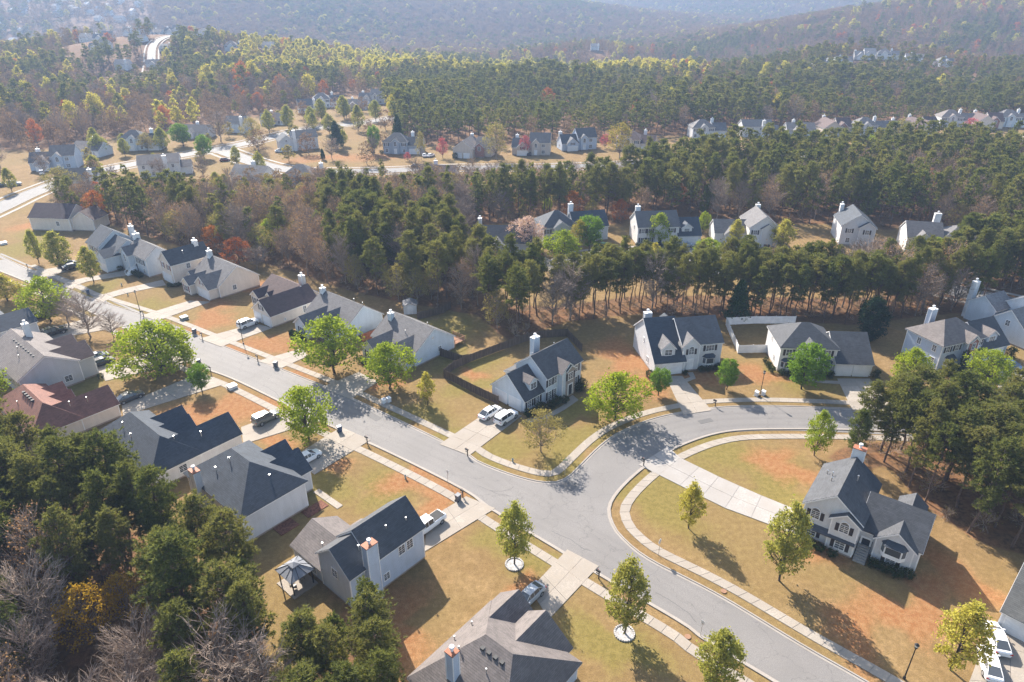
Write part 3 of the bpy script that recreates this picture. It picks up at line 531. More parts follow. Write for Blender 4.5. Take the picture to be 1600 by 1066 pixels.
kerb('kerb', kn, 1, 'pale concrete kerb sweeping round the fenced corner house')
kerb('kerb', ke, 1, 'pale concrete kerb rounding the lawn with the curved driveway')

SLAB_CACHE = {}
def quad_slab(m, a, b, c, d, z0, z1):
    m.idx([(*a, z0), (*b, z0), (*c, z0), (*d, z0), (*a, z1), (*b, z1), (*c, z1), (*d, z1)],
          [(0, 3, 2, 1), (4, 5, 6, 7), (0, 1, 5, 4), (1, 2, 6, 5), (2, 3, 7, 6), (3, 0, 4, 7)])
def paved(name, A, B, rows, cols, zb, zt, gap, mat, label, jitter=.004):
    """bed sheet with separate slabs laid on it between edge lines A and B (rows x cols)"""
    m = MB()
    for i in range(len(A) - 1): m.face([(*A[i], zb), (*A[i + 1], zb), (*B[i + 1], zb), (*B[i], zb)])
    # keep the bed facing up
    if m.v and (Vector(m.v[1]) - Vector(m.v[0])).cross(Vector(m.v[2]) - Vector(m.v[0])).z < 0: m.f = [tuple(reversed(f)) for f in m.f]
    bed = m.build(name, 'old_concrete'); struct(bed, label)
    for i in range(len(A) - 1):
        for c in range(cols):
            t0, t1 = c / cols, (c + 1) / cols
            P = lambda i_, t: np.array(A[i_]) * (1 - t) + np.array(B[i_]) * t
            q = [P(i, t0), P(i + 1, t0), P(i + 1, t1), P(i, t1)]
            ce = sum(q) / 4
            q = [tuple(ce + (p - ce) * (1 - gap / max(.3, np.linalg.norm(p - ce)))) for p in q]
            area = sum(q[k][0] * q[(k + 1) % 4][1] - q[(k + 1) % 4][0] * q[k][1] for k in range(4))
            if area < 0: q = q[::-1]
            s = MB(); quad_slab(s, *q, zb - .02, zt + random.uniform(-jitter, jitter)); s.build('slab', mat, bed)
    return bed
def resample(line, n):
    line = np.array(line, float); L = np.r_[0, np.cumsum(np.linalg.norm(np.diff(line, axis=0), axis=1))]
    s = np.linspace(0, L[-1], n); return [(np.interp(v, L, line[:, 0]), np.interp(v, L, line[:, 1])) for v in s]
def sidewalk(line, side, label):
    a = offset(line, side * 1.45); b = offset(line, side * 2.85)
    keep = (np.hypot(a[:, 0], a[:, 1]) < 215)
    i = np.where(keep)[0]; a = a[i[0]:i[-1] + 1]; b = b[i[0]:i[-1] + 1]
    n = int(np.linalg.norm(np.diff(a, axis=0), axis=1).sum() / 1.65)
    n = min(n, 230)
    paved('sidewalk', resample(a, n), resample(b, n), n, 1, .03, .075, .035, 'concrete', label)
sidewalk(kw, -1, 'concrete sidewalk along the lawns with the roofs seen from behind')
sidewalk(kn, 1, 'concrete sidewalk sweeping round the fenced corner house')
sidewalk(ke, 1, 'concrete sidewalk rounding the lawn with the curved driveway')
DLAB = dict(R9='driveway with two white cars at the corner house', L6='driveway with a white pickup', L7='driveway of the brown hipped house', L5='shaded driveway with a white sedan', L4='driveway with a grey utility vehicle', L3='driveway with a dark grey sedan', L2='driveway hidden under the wide lime tree', L1='driveway with a black utility vehicle', R8='shaded driveway under two lime trees', R7='driveway beside the hedge', R6='driveway with a white utility vehicle', R5='driveway of the cream twin-gabled house', R4='curving driveway of the tall cream house', R3='curving driveway of the house with outside stairs', R2='driveway with two black cars', N1='driveway of the dormered house', N2='driveway behind the pine grove', N3='driveway with a blue car', S1='long curved weathered driveway', S2='wide parking pad with two white sedans', M1='driveway with a red car', M2='driveway by the lime tree', M3='driveway at the turning circle', M4='driveway before the white gabled house')
for k, (a, b) in DRIVES.items():
    L = np.linalg.norm(np.diff(np.array(a), axis=0), axis=1).sum(); n = max(3, int(round(L / 3.2)) + 1)
    far = k[0] == 'M'
    paved('driveway', resample(a, n), resample(b, n), n, 1 if far else 2, .045, .09, .03, 'old_concrete' if k in ('S1',) else 'concrete', 'concrete ' + DLAB[k])
def far_road(line, w, label, name='road'):
    l = smooth_line(line, 5); z = .025; m = MB(); k = MB(); zz = terrain(l[:, 0], l[:, 1])
    a, b = offset(l, w / 2), offset(l, -w / 2)
    for i in range(len(l) - 1):
        m.face([(*b[i], zz[i] + z), (*b[i + 1], zz[i + 1] + z), (*a[i + 1], zz[i + 1] + z), (*a[i], zz[i] + z)])
    o = struct(m.build(name, 'asphalt_far'), label)
    for sgn in (1, -1):
        for d0, d1, h in ((w / 2 + .02, w / 2 + .3, .12), (w / 2 + 2, w / 2 + 3.3, .06)):
            e, g = offset(l, sgn * d0), offset(l, sgn * d1); q = MB()
            for i in range(len(l) - 1):
                f = [(*e[i], zz[i] + h), (*e[i + 1], zz[i + 1] + h), (*g[i + 1], zz[i + 1] + h), (*g[i], zz[i] + h)]
                q.face(f if sgn < 0 else f[::-1])
            struct(q.build('kerb' if h > .1 else 'sidewalk', 'kerb'), 'pale concrete strip beside the ' + label)
far_road(ROAD_C, 8.4, 'far street with the row of teardrop trees'); 
ROAD_D2 = [(x, y) for x, y in ROAD_D]
far_road(ROAD_D, 8.0, 'far street before the row of houses beyond the woods')
far_road(ROAD_E, 8.0, 'street with a turning circle behind the pines')
far_road(ROAD_F, 6.0, 'pale street among the farthest roofs on the slope')
m = MB(); m.cyl((ROAD_E[3][0] + 6, ROAD_E[3][1] - 4), 13, 13, .0, .031, 36); struct(m.build('road', 'asphalt_far'), 'round asphalt turning circle behind the pines')
def roundel(p, r, mat, name, label, z=.11, n=20):
    m = MB(); m.cyl((0, 0), r, r * .94, -.05, z, n); return m.build(name, mat, None, False, (p[0], p[1], 0))

# ---------------------------------------------------------------- houses
WIN = {}
def win_mesh(w, h, arch, grid):
    k = (round(w, 2), round(h, 2), arch, grid)
    if k not in WIN:
        f = MB(); t = .10
        f.box(-w / 2 - t, -w / 2, -.07, 0, -h / 2 - t, h / 2 + t); f.box(w / 2, w / 2 + t, -.07, 0, -h / 2 - t, h / 2 + t)
        f.box(-w / 2, w / 2, -.075, 0, -h / 2 - t * 1.3, -h / 2); 
        f.box(-w / 2, w / 2, -.07, 0, h / 2, h / 2 + t * (1 if not arch else .5))
        f.box(-w / 2, w / 2, -.055, 0, -.03, .03)
        for i in range(1, grid): x = -w / 2 + w * i / grid; f.box(x - .022, x + .022, -.05, 0, -h / 2, h / 2)
        for zz in (-.25, .25): f.box(-w / 2, w / 2, -.045, 0, zz * h - .018, zz * h + .018)
        if arch:
            n = 8; ro = w / 2 + t; ri = w / 2
            for i in range(n):
                a, b = math.pi * i / n, math.pi * (i + 1) / n
                f.prism([(ri * math.cos(a), 0, h / 2 + ri * math.sin(a)), (ro * math.cos(a), 0, h / 2 + ro * math.sin(a)), (ro * math.cos(b), 0, h / 2 + ro * math.sin(b)), (ri * math.cos(b), 0, h / 2 + ri * math.sin(b))], (0, -.07, 0))
        p = MB(); p.box(-w / 2, w / 2, -.025, .01, -h / 2, h / 2)
        if arch: p.prism([(w / 2 * math.cos(math.pi * i / 8), .01, h / 2 + w / 2 * math.sin(math.pi * i / 8)) for i in range(9)], (0, -.035, 0))
        s = MB(); s.box(-.22, .22, -.05, 0, -h / 2 - .05, h / 2 + .05)
        for i in range(5): zz = -h / 2 + h * (i + .5) / 5; s.box(-.18, .18, -.065, -.049, zz - h * .07, zz + h * .07)
        WIN[k] = (f.mesh('window', ['trim']), p.mesh('pane', ['glass']), s.mesh('shutter', ['shutter']), s.mesh('shutter', ['shutter_red']))
    return WIN[k]
GAR = {}
def gar_mesh(w, h):
    k = (w, h)
    if k not in GAR:
        m = MB(); m.box(-w / 2, w / 2, -.04, 0, 0, h)
        nc = max(2, int(w / .65))
        for r in range(4):
            for c in range(nc):
                x0 = -w / 2 + w * c / nc; z0 = h * r / 4
                m.box(x0 + .06, x0 + w / nc - .06, -.062, -.039, z0 + .07, z0 + h / 4 - .06)
        fr = MB(); fr.box(-w / 2 - .14, -w / 2, -.08, 0, 0, h + .14); fr.box(w / 2, w / 2 + .14, -.08, 0, 0, h + .14); fr.box(-w / 2, w / 2, -.08, 0, h, h + .14)
        GAR[k] = (m.mesh('garage_door', ['garage']), fr.mesh('door_frame', ['trim']))
    return GAR[k]
SIDE = {'F': (0,), 'R': (math.pi / 2,), 'B': (math.pi,), 'L': (-math.pi / 2,)}
HOME_XY = []; CORNER = {}
FOOT = []      # footprints in world coordinates, to keep trees out
def house(label, org, hd, wings, wall='white', roof='char', wins=(), gar=(), doors=(), chim=(), vents=(), bays=(), group=None, z=0, shut='shutter', cat='house', pipes=(), trims=True):
    rt = root('house', label, cat, (org[0], org[1], z), R(hd), group)
    c, s = math.cos(R(hd)), math.sin(R(hd))
    WS = []
    f0 = len(FOOT)
    for i, wg in enumerate(wings):
        x0, x1, y0, y1, h, ax, p = wg[:7]; o = wg[7] if len(wg) > 7 else {}
        e = .014 * i; x0 += e; x1 -= e; y0 += e; y1 -= e
        z0 = o.get('z0', 0); h1 = o.get('h1', h); oh = o.get('oh', .38); wm = 'siding_' + o.get('wall', wall); rm = 'shingle_' + o.get('roof', roof)
        if o.get('mat'): wm = o['mat']
        zb = z0 if z0 else .32
        WS.append((x0, x1, y0, y1, h, z0))
        if not z0:
            FOOT.append([(org[0] + c * px - s * py, org[1] + s * px + c * py) for px, py in ((x0, y0), (x1, y0), (x1, y1), (x0, y1))])
            f = MB(); f.box(x0 + .05, x1 - .05, y0 + .05, y1 - .05, -.4, .33); f.build('foundation', 'foundation', rt)
        m = MB(); rf = MB(); fa = MB(); og = .22
        if ax in 'xy':
            a0, a1 = (y0, y1) if ax == 'x' else (x0, x1)
            r = (h1 - h + p * (a0 + a1)) / (2 * p); zr = h + p * (r - a0)
            pr = [(a0, zb), (a1, zb), (a1, h1), (r, zr), (a0, h)]
            def P(a, zz, b): return (b, a, zz) if ax == 'x' else (a, b, zz)
            b0, b1 = (x0, x1) if ax == 'x' else (y0, y1)
            vec = (b1 - b0, 0, 0) if ax == 'x' else (0, b1 - b0, 0)
            m.prism([P(a, zz, b0) for a, zz in pr], vec)
            def chevron(mb, lo, hi, ex, zt, zbm):
                top = [(a0 - oh - ex, h - (oh + ex) * p), (r, zr), (a1 + oh + ex, h1 - (oh + ex) * p)]
                poly = [(a, zz + zt) for a, zz in top] + [(a, zz + zbm) for a, zz in reversed(top)]
                v2 = (hi - lo, 0, 0) if ax == 'x' else (0, hi - lo, 0)
                mb.prism([P(a, zz, lo) for a, zz in poly], v2)
            chevron(rf, b0 - og, b1 + og, 0, .20, .12)
            chevron(fa, b0 - og - .035, b1 + og + .035, -.04, .121, -.06)
        else:
            m.box(x0, x1, y0, y1, zb, h)
            w, d = x1 - x0, y1 - y0
            run = o.get('run', min(w, d) / 2); zr = h + p * min(w, d) / 2
            if 'ridge' in o: ra, rb = o['ridge']; zr = o.get('zr', zr)
            elif w >= d: ra, rb = (x0 + run, (y0 + y1) / 2), (x1 - run, (y0 + y1) / 2)
            else: ra, rb = ((x0 + x1) / 2, y0 + run), ((x0 + x1) / 2, y1 - run)
            pe = p * oh; X0, X1, Y0, Y1, ze = x0 - oh, x1 + oh, y0 - oh, y1 + oh, h - pe * .8
            if w >= d or 'ridge' in o:
                faces = [(0, 1, 5, 4), (1, 2, 5), (2, 3, 4, 5), (3, 0, 4)]
            else:
                faces = [(0, 1, 4), (1, 2, 5, 4), (2, 3, 5), (3, 0, 4, 5)]
            vt = [(X0, Y0, ze), (X1, Y0, ze), (X1, Y1, ze), (X0, Y1, ze), (*ra, zr), (*rb, zr)]
            top = [(a, b, q + .20) for a, b, q in vt]; bot = [(a, b, q + .10) for a, b, q in vt]
            rf.idx(top + bot, faces + [tuple(reversed([k + 6 for k in f])) for f in faces] + [(k, 6 + k, 6 + (k + 1) % 4, (k + 1) % 4) for k in range(4)])
            fa.box(X0 + .04, X1 - .04, Y0 + .04, Y1 - .04, ze - .06, ze + .098)
        m.build('wall', wm, rt)
        if trims and not z0 and not o.get('mat'):
            for cx, cy_ in ((x0, y0), (x1, y0), (x1, y1), (x0, y1)):
                hc = (h if ax not in 'xy' else (h if (cy_ == y0 if ax == 'x' else cx == x0) else h1)) - .08
                kk = round(hc, 2)
                if kk not in CORNER: q = MB(); q.box(-.075, .075, -.075, .075, .3, kk); CORNER[kk] = q.mesh('corner_board', ['trim'])
                put('corner_board', CORNER[kk], rt, (cx - .045 * (1 if cx == x1 else -1), cy_ - .045 * (1 if cy_ == y1 else -1), 0))
        ro = rf.build('roof', rm, rt); fa.build('fascia', 'trim', ro)
    HOME_XY.append(np.mean([np.mean(f, 0) for f in FOOT[f0:]], 0))
    def spot(wi, side, u, zz, out=0):
        x0, x1, y0, y1, h, z0 = WS[wi]
        return {'F': (u, y0 - out, zz), 'B': (u, y1 + out, zz), 'L': (x0 - out, u, zz), 'R': (x1 + out, u, zz)}[side], SIDE[side][0]
    for wi, side, u, zz, w, h, *opt in wins:
        arch = 'arch' in opt; f, p_, sh, shr = win_mesh(w, h, arch, 3 if w > 1.4 else 2)
        L, rz = spot(wi, side, u, zz)
        fo = put('window', f, rt, L, rz); put('pane', p_, fo)
        if 'sh' in opt:
            for sg in (-1, 1):
                L2, _ = spot(wi, side, u + sg * (w / 2 + .36), zz); put('shutter', sh if shut == 'shutter' else shr, rt, L2, rz)
    for wi, side, u, w, h in gar:
        f, fr = gar_mesh(w, h); L, rz = spot(wi, side, u, .08); g = put('garage_door', f, rt, L, rz); put('door_frame', fr, g)
    for wi, side, u, mt in doors:
        L, rz = spot(wi, side, u, .35); m = MB(); m.box(-.48, .48, -.06, 0, 0, 2.1); d = m.build('door', mt, rt, False, L, rz)
        f = MB(); f.box(-.68, -.48, -.08, 0, 0, 2.3); f.box(.48, .68, -.08, 0, 0, 2.3); f.box(-.48, .48, -.08, 0, 2.1, 2.3); f.build('door_frame', 'trim', d)
        f = MB(); f.box(.34, .40, -.1, -.06, .95, 1.1); f.build('door_handle', 'metal', d)
    for x, y, zb, zt, sx, sy, *cm in chim:
        m = MB(); m.box(x - sx / 2, x + sx / 2, y - sy / 2, y + sy / 2, zb, zt); ch = m.build('chimney', cm[0] if cm else 'siding_' + wall, rt)
        m = MB(); m.box(x - sx / 2 - .09, x + sx / 2 + .09, y - sy / 2 - .09, y + sy / 2 + .09, zt, zt + .12); m.build('chimney_cap', cm[1] if len(cm) > 1 else 'trim', ch)
        m = MB(); m.cyl((x, y), .15, .15, zt + .12, zt + .62, 10); m.cyl((x, y), .30, .24, zt + .6, zt + .78, 12); m.build('flue', 'trim', ch)
        m = MB()
        for a in (-1, 1):
            for b in (-1, 1): m.box(x + a * sx / 2 - .05 + a * .012, x + a * sx / 2 + .05 + a * .012, y + b * sy / 2 - .05 + b * .012, y + b * sy / 2 + .05 + b * .012, zb, zt)
        m.build('corner_board', 'trim', ch)
    for x, y, zz, *ro_ in vents:
        m = MB(); m.box(-.22, .22, -.22, .22, -.1, .22); m.build('roof_vent', 'vent', rt, False, (x, y, zz))
    for x, y, zz in pipes:
        m = MB(); m.cyl((0, 0), .06, .06, -.3, .55, 8); m.cyl((0, 0), .13, .10, .5, .62, 8); m.build('vent_pipe', 'metal', rt, False, (x, y, zz))
    for wi, side, u, zb, w, h in bays:
        L, rz = spot(wi, side, u, zb); b = MB()
        poly = [(-w / 2, 0), (-w / 2 + .5, -.7), (w / 2 - .5, -.7), (w / 2, 0)]
        b.prism([(a, q, 0) for a, q in poly], (0, 0, h)); by = b.build('bay_window', 'trim', rt, False, L, rz)
        g = MB(); g.box(-w / 2 + .6, w / 2 - .6, -.72, -.69, h * .35, h * .92); g.build('pane', 'glass', by)
        for sg in (-1, 1):
            g = MB(); q0 = Vector((sg * (w / 2 - .08), -.15, 0)); q1 = Vector((sg * (w / 2 - .42), -.6, 0)); nrm = Vector((sg * .82, -.57, 0)) * .03
            g.prism([q0 + Vector((0, 0, h * .35)), q1 + Vector((0, 0, h * .35)), q1 + Vector((0, 0, h * .92)), q0 + Vector((0, 0, h * .92))], nrm); g.build('pane', 'glass', by)
        r_ = MB(); lo = [(-w / 2 - .12, 0), (-w / 2 + .42, -.85), (w / 2 - .42, -.85), (w / 2 + .12, 0)]
        v = [(a, q, h) for a, q in lo] + [(-w / 2 + .5, .02, h + .6), (w / 2 - .5, .02, h + .6)]
        r_.idx(v, [(0, 1, 4), (1, 2, 5, 4), (2, 3, 5), (0, 3, 2, 1)]); r_.build('bay_roof', 'shingle_navy', by)
    # corner boards on the big walls
    return rt

# --- the corner house
house('blue-grey corner house with dormered garage, stone gable and wooden fenced yard', (1.9, 99.9), 45.6,
      [(0, 5.0, -.3, 7.6, 2.8, 'x', .9), (4.9, 14.4, -1.0, 6.4, 5.5, 'x', .76), (8.0, 11.4, -2.0, 2.5, 5.5, 'y', .85, dict(roof='warm')), (8.9, 11.38, -2.1, 1.0, 5.45, 'y', .7, dict(mat='stonework', oh=.05)),
       (1.9, 4.0, .3, 4.4, 5.0, 'y', .75, dict(z0=2.9, roof='warm', oh=.25)), (4.9, 8, 6.3, 9.2, 2.8, 'x', .3)], wall='mist', roof='char',
      wins=[(4, 'F', 2.95, 4.2, 1.3, 1.1), (1, 'F', 5.8, 4.2, .8, 1.3, 'sh'), (1, 'F', 7.2, 4.2, .6, 1.3), (1, 'F', 5.8, 1.6, .8, 1.5, 'sh'), (1, 'F', 7.2, 1.6, .6, 1.5), (1, 'F', 12.9, 4.2, .9, 1.3, 'sh'), (1, 'F', 12.9, 1.6, .9, 1.5, 'sh'),
            (3, 'F', 10.1, 4.2, 1.2, 1.3, 'sh'), (0, 'F', 1.3, 1.5, .8, 1.3, 'sh'), (0, 'F', 3.4, 1.5, .8, 1.3, 'sh'), (1, 'R', 1.5, 4.0, .8, 1.2), (1, 'B', 6, 4.2, .9, 1.2), (1, 'B', 12, 4.2, .9, 1.2)],
      gar=[(0, 'L', 1.9, 2.7, 2.2), (0, 'L', 5.4, 2.7, 2.2)], doors=[(3, 'F', 10.1, 'door_dark')], chim=[(10.3, 6.85, 0, 8.7, 1.5, .9)], pipes=[(6.5, 4.0, 7.4), (12.5, 4.1, 7.2)])
# --- near side of the road, seen from behind
house('two-storey blue house with dark gable roof, tall chimney and low rear wing', (-11.2, 65.8), 139,
      [(0, 6.4, 0, 8.0, 5.5, 'y', .86), (.05, 6.1, 7.9, 11.3, 5.4, 'y', .80), (6.0, 12.3, 4.6, 11.2, 2.7, 'x', .55, dict(roof='warm')), (6.1, 9.4, 2.6, 7, 2.6, 'y', .5, dict(roof='warm'))], wall='blue', roof='char',
      wins=[(0, 'L', 3.6, 4.1, .9, 1.3), (0, 'L', 2.3, 4.1, .9, 1.3), (0, 'L', 6.2, 1.7, .8, 1.0), (0, 'F', 2, 4.2, 1, 1.3, 'sh'), (0, 'F', 4.4, 4.2, 1, 1.3, 'sh'), (1, 'B', 3, 4.1, 1, 1.2), (2, 'B', 8, 1.4, 1, 1.2)],
      gar=[(0, 'F', 3.2, 4.8, 2.2)], chim=[(-.45, 8.4, 0, 8.7, .95, 1.5, 'siding_blue', 'copper')], pipes=[(1.6, 4.4, 7.0), (1.2, 1.6, 6.6), (1.5, 8.6, 6.9), (8, 9.5, 3.9)])
house('white house with black and grey hip roof, brick-capped chimney and red mulch beds', (-29.0, 75.0), 140,
      [(.3, 14.6, -.6, 9.0, 4.7, 'hip', .74), (3.0, 8.2, -3.3, 5, 3.9, 'y', .86), (8.3, 11.6, -3.9, 4, 3.9, 'y', .86)], wall='palegrey', roof='navy',
      wins=[(0, 'B', 4, 2.6, 1.0, 1.3), (0, 'B', 8, 2.6, 1.0, 1.3), (0, 'B', 13, 2.6, 1, 1.3), (2, 'F', 10, 2.2, 1.2, 1.4, 'sh')], gar=[(1, 'F', 5.6, 4.6, 2.2)], chim=[(10.4, 9.5, 0, 7.4, 1.4, .9, 'siding_palegrey', 'copper')],
      vents=[(6.6, 3.5, 7.55)], pipes=[(8.3, 5.4, 7.7), (2.6, 3, 6.2), (9.5, 7, 6.4)])
house('white ranch house with large black hip roof and two small front gables', (-43.2, 90.2), 140,
      [(-.3, 17.2, 6.8, 14.2, 2.9, 'hip', .84), (-.28, 5.7, .2, 10.5, 2.9, 'y', .82), (6.5, 10.3, 4.0, 9, 2.9, 'y', .85), (10.5, 13.8, 3.3, 9, 2.9, 'y', .85)], wall='white', roof='navy',
      wins=[(0, 'L', 9.8, 1.6, 1.1, 1.1), (0, 'B', 5, 1.6, 1, 1.2), (2, 'F', 8.4, 1.6, 1.2, 1.4, 'sh'), (3, 'F', 12.2, 1.6, 1.2, 1.4, 'sh')], gar=[(1, 'F', 2.7, 4.8, 2.2)], pipes=[(1.2, 5.5, 4.7), (2.4, 9.0, 5.2), (12.5, 12.2, 5.0), (9, 12.6, 4.6)])
house('low tan house with red-brown hip roof and white roof vents', (-67.3, 99.2), 140,
      [(-.3, 16.0, 6.0, 13.2, 2.8, 'hip', .82), (-.28, 5.4, .2, 9.5, 2.8, 'y', .80), (6.0, 9.6, 4.4, 8, 2.8, 'y', .8), (10.4, 13.6, 4.2, 8, 2.8, 'y', .8)], wall='cream', roof='red',
      wins=[(0, 'B', 5, 1.5, 1, 1.2)], gar=[(1, 'F', 2.6, 4.7, 2.2)], pipes=[(1.2, 4, 4.6), (1.5, 6.5, 4.8), (9, 11.8, 4.4)], vents=[(6 + i, 10.3, 5.5) for i in range(5)])
house('grey house with brown hip roof, tall white chimney and a row of ridge vents', (-78.8, 112.1), 140,
      [(.4, 17.5, 1.8, 11.6, 4.4, 'x', .58), (.9, 6.8, -.9, 6, 4.4, 'y', .66, dict(roof='brown')), (8.2, 12.2, -.8, 6, 4.3, 'y', .66, dict(roof='brown'))], wall='grey', roof='warm',
      wins=[(0, 'L', 4.2, 1.7, 1.2, 1.1), (0, 'B', 5, 2.6, 1, 1.3), (0, 'B', 10, 2.6, 1, 1.3), (0, 'B', 14, 2.6, 1, 1.3)], gar=[(1, 'F', 3.4, 4.8, 2.2)], chim=[(13.2, 5.2, 5, 9.2, .9, .9, 'trim', 'trim')],
      vents=[(3.0 + i * 1.25, 7.6, 6.75) for i in range(9)], pipes=[(9, 8.4, 6.5), (6.2, 9.2, 6.0)])
house('grey house with blue-black gable roof beyond the brown hip roof', (-99.4, 128.3), 140,
      [(0, 6.4, -.4, 10.0, 4.2, 'y', .6, dict(roof='navy')), (5.5, 15, 3, 11, 4.2, 'x', .6)], wall='grey', roof='navy', wins=[(0, 'L', 5, 1.7, 1, 1.2), (1, 'B', 9, 2.4, 1, 1.3)], gar=[(0, 'F', 3.2, 4.8, 2.2)])
house('tan-grey house with brown hip roof, steep chimney and four square roof vents', (4.5, 56.3), 140,
      [(-7.0, 5.0, 4.7, 17.0, 2.8, 'hip', .68, dict(ridge=((-3.4, 10.9), (.2, 10.9)), zr=7.0)), (.1, 5.0, 2.9, 9, 2.8, 'y', .88), (-5.2, 1.6, 3.6, 10, 2.8, 'y', .78)], wall='blue', roof='warm',
      wins=[(0, 'L', 9, 1.6, 1, 1.3), (0, 'B', -3, 1.6, 1, 1.3), (0, 'B', 2, 1.6, 1, 1.3)], gar=[(1, 'F', 2.5, 4.4, 2.2)], chim=[(.9, 15.0, 3, 8.0, .95, .85, 'siding_blue', 'copper')],
      vents=[(-.3 - i * .85, 11.9, 6.42) for i in range(4)], pipes=[(-2.0, 13.3, 5.7), (1.9, 13.1, 5.6), (4.0, 9, 3.9), (4.2, 11.5, 3.8)])
# --- far side of the road
house('pale house with grey roof, two front gables and a rear deck beside the wooden fence', (-19.1, 116.3), -41,
      [(-12.4, .4, 0, 10.6, 3.0, 'x', .66), (-5.3, -.06, -2.1, 6, 3.0, 'y', .74), (-10.4, -6.2, -4.2, 5, 3.0, 'y', .76)], wall='mist', roof='grey',
      wins=[(0, 'R', 6.6, 1.7, .8, 1.0), (2, 'F', -8.3, 1.6, 1.4, 1.4, 'sh'), (0, 'B', -4, 1.6, 1.2, 1.3), (0, 'R', 4.9, 4.7, .4, .4)], gar=[(1, 'F', -2.2, 4.6, 2.2)], chim=[(-10.8, 3.9, 4, 7.0, .9, .9)], pipes=[(-2.6, 6.4, 6.0), (-5, 2.6, 4.9)])
house('pale blue house with grey roof, brick-topped chimney and clipped front hedge', (-32.2, 130.3), -40,
      [(-13.6, .2, -3.8, 6.0, 3.0, 'x', .70), (-7.8, -2.4, -6.3, 2, 3.0, 'y', .82), (-10.9, -6.6, -8.6, 0, 3.0, 'y', .82)], wall='mist', roof='grey',
      wins=[(0, 'R', -1.6, 1.6, .9, 1.2), (2, 'F', -8.6, 1.6, 1.3, 1.4, 'sh'), (0, 'B', -5, 1.6, 1.2, 1.2)], gar=[(1, 'F', -5.1, 4.6, 2.2)], chim=[(-12.9, .6, 3.5, 7.2, .9, .9, 'trim')], pipes=[(-4, 2.1, 6.1), (-1.2, 2.2, 6.0)])
house('cream house with purple-brown roof, double garage and pale chimney', (-52.2, 133.7), -40,
      [(-6.7, 0, 0, 12.2, 3.0, 'y', .78), (-14.6, -3.4, 6.2, 14.6, 2.9, 'x', .68, dict(roof='brown')), (-14.2, -11.2, 4.0, 9, 2.9, 'y', .8), (-10.9, -8.9, 5.8, 9, 2.9, 'y', .9)], wall='cream', roof='purple',
      wins=[(0, 'R', 8.6, 1.7, .8, 1.3), (0, 'F', -3.3, 4.0, .7, 1.2, 'sh'), (2, 'F', -12.7, 1.6, 1.2, 1.4, 'sh'), (0, 'R', 3.4, 1.0, .4, .4)], gar=[(0, 'F', -5.1, 2.6, 2.2), (0, 'F', -1.7, 2.6, 2.2)], chim=[(-6.0, 12.7, 0, 6.9, 1.2, .9)])
house('cream house with charcoal roof, twin front gables and a large orange lawn', (-71.1, 148.1), -40,
      [(-13.0, 0, 2.4, 12.9, 3.0, 'x', .70), (-6.6, -.45, 0, 8, 3.0, 'y', .78), (-10.2, -6.8, -1.4, 6, 3.0, 'y', .80), (-13.6, -11.6, 1.8, 7, 3.0, 'y', .95)], wall='cream', roof='grey',
      wins=[(0, 'R', 6.3, 1.7, .9, 1.1), (1, 'F', -3.2, 4.0, .7, 1.1, 'sh'), (2, 'F', -8.5, 1.6, 1.5, 1.4, 'sh'), (0, 'B', -5, 1.6, 1.2, 1.2)], gar=[(1, 'F', -3.2, 4.9, 2.2)], chim=[(-11.3, 7.2, 5, 8.1, .95, .95, 'trim')], shut='red')
house('tall cream house with dark gable roof and red shutters', (-86.1, 158.8), -42,
      [(-4.3, 2.2, .8, 11.0, 5.5, 'y', .8)], wall='cream', roof='char', wins=[(0, 'F', -2.6, 4.4, .7, 1.3, 'sh'), (0, 'F', .6, 4.4, .9, 1.3, 'sh'), (0, 'R', 5, 4.2, .9, 1.2)], gar=[(0, 'F', -1.2, 4.9, 2.2)], chim=[(-.9, 9.0, 6.5, 9.0, 1.3, .9, 'trim')], shut='red', pipes=[(.6, 5, 7.2)])
house('white house with grey roof and white outside stairs to the front door', (-93.7, 164.0), -40,
      [(-9.6, 1.2, 0, 6.6, 5.0, 'x', .72), (-9.4, -5.6, -1.6, 3, 5.0, 'y', .85)], wall='mist', roof='grey', wins=[(1, 'F', -7.5, 3.6, 1.0, 1.4, 'arch'), (0, 'F', -3.6, 3.6, .9, 1.3, 'sh'), (0, 'F', -1, 3.6, .9, 1.3, 'sh'), (0, 'F', -1, 1.3, .9, 1.1)], doors=[(0, 'F', -5.0, 'door_dark')], chim=[(-9.9, 3.4, 0, 8.5, .9, 1.4, 'trim')])
house('blue-grey house with dark blue roof behind three teardrop trees', (-103.6, 168.5), -40,
      [(-8, 0, 0, 8, 4.4, 'x', .7), (-4.4, .2, -2.6, 4, 4.2, 'y', .62), (-14.5, -7, -1, 8.4, 5.0, 'x', .75)], wall='mist', roof='navy', wins=[(2, 'F', -12, 3.8, .9, 1.2, 'sh'), (2, 'F', -9, 3.8, .9, 1.2, 'sh'), (2, 'F', -9, 1.4, .9, 1.2)], gar=[(1, 'F', -2.1, 4.2, 2.2)], chim=[(-7, 8.3, 0, 8.6, 1.2, .9, 'trim')])
house('cream house with dark purple roof behind the tall pines', (-147.4, 202.6), -6,
      [(0, 13, 0, 9, 4.2, 'x', .68), (13, 20, 1, 8, 3.6, 'y', .7, dict(roof='brown'))], wall='cream', roof='purple', wins=[(0, 'F', 9, 2.4, 1, 1.3)])
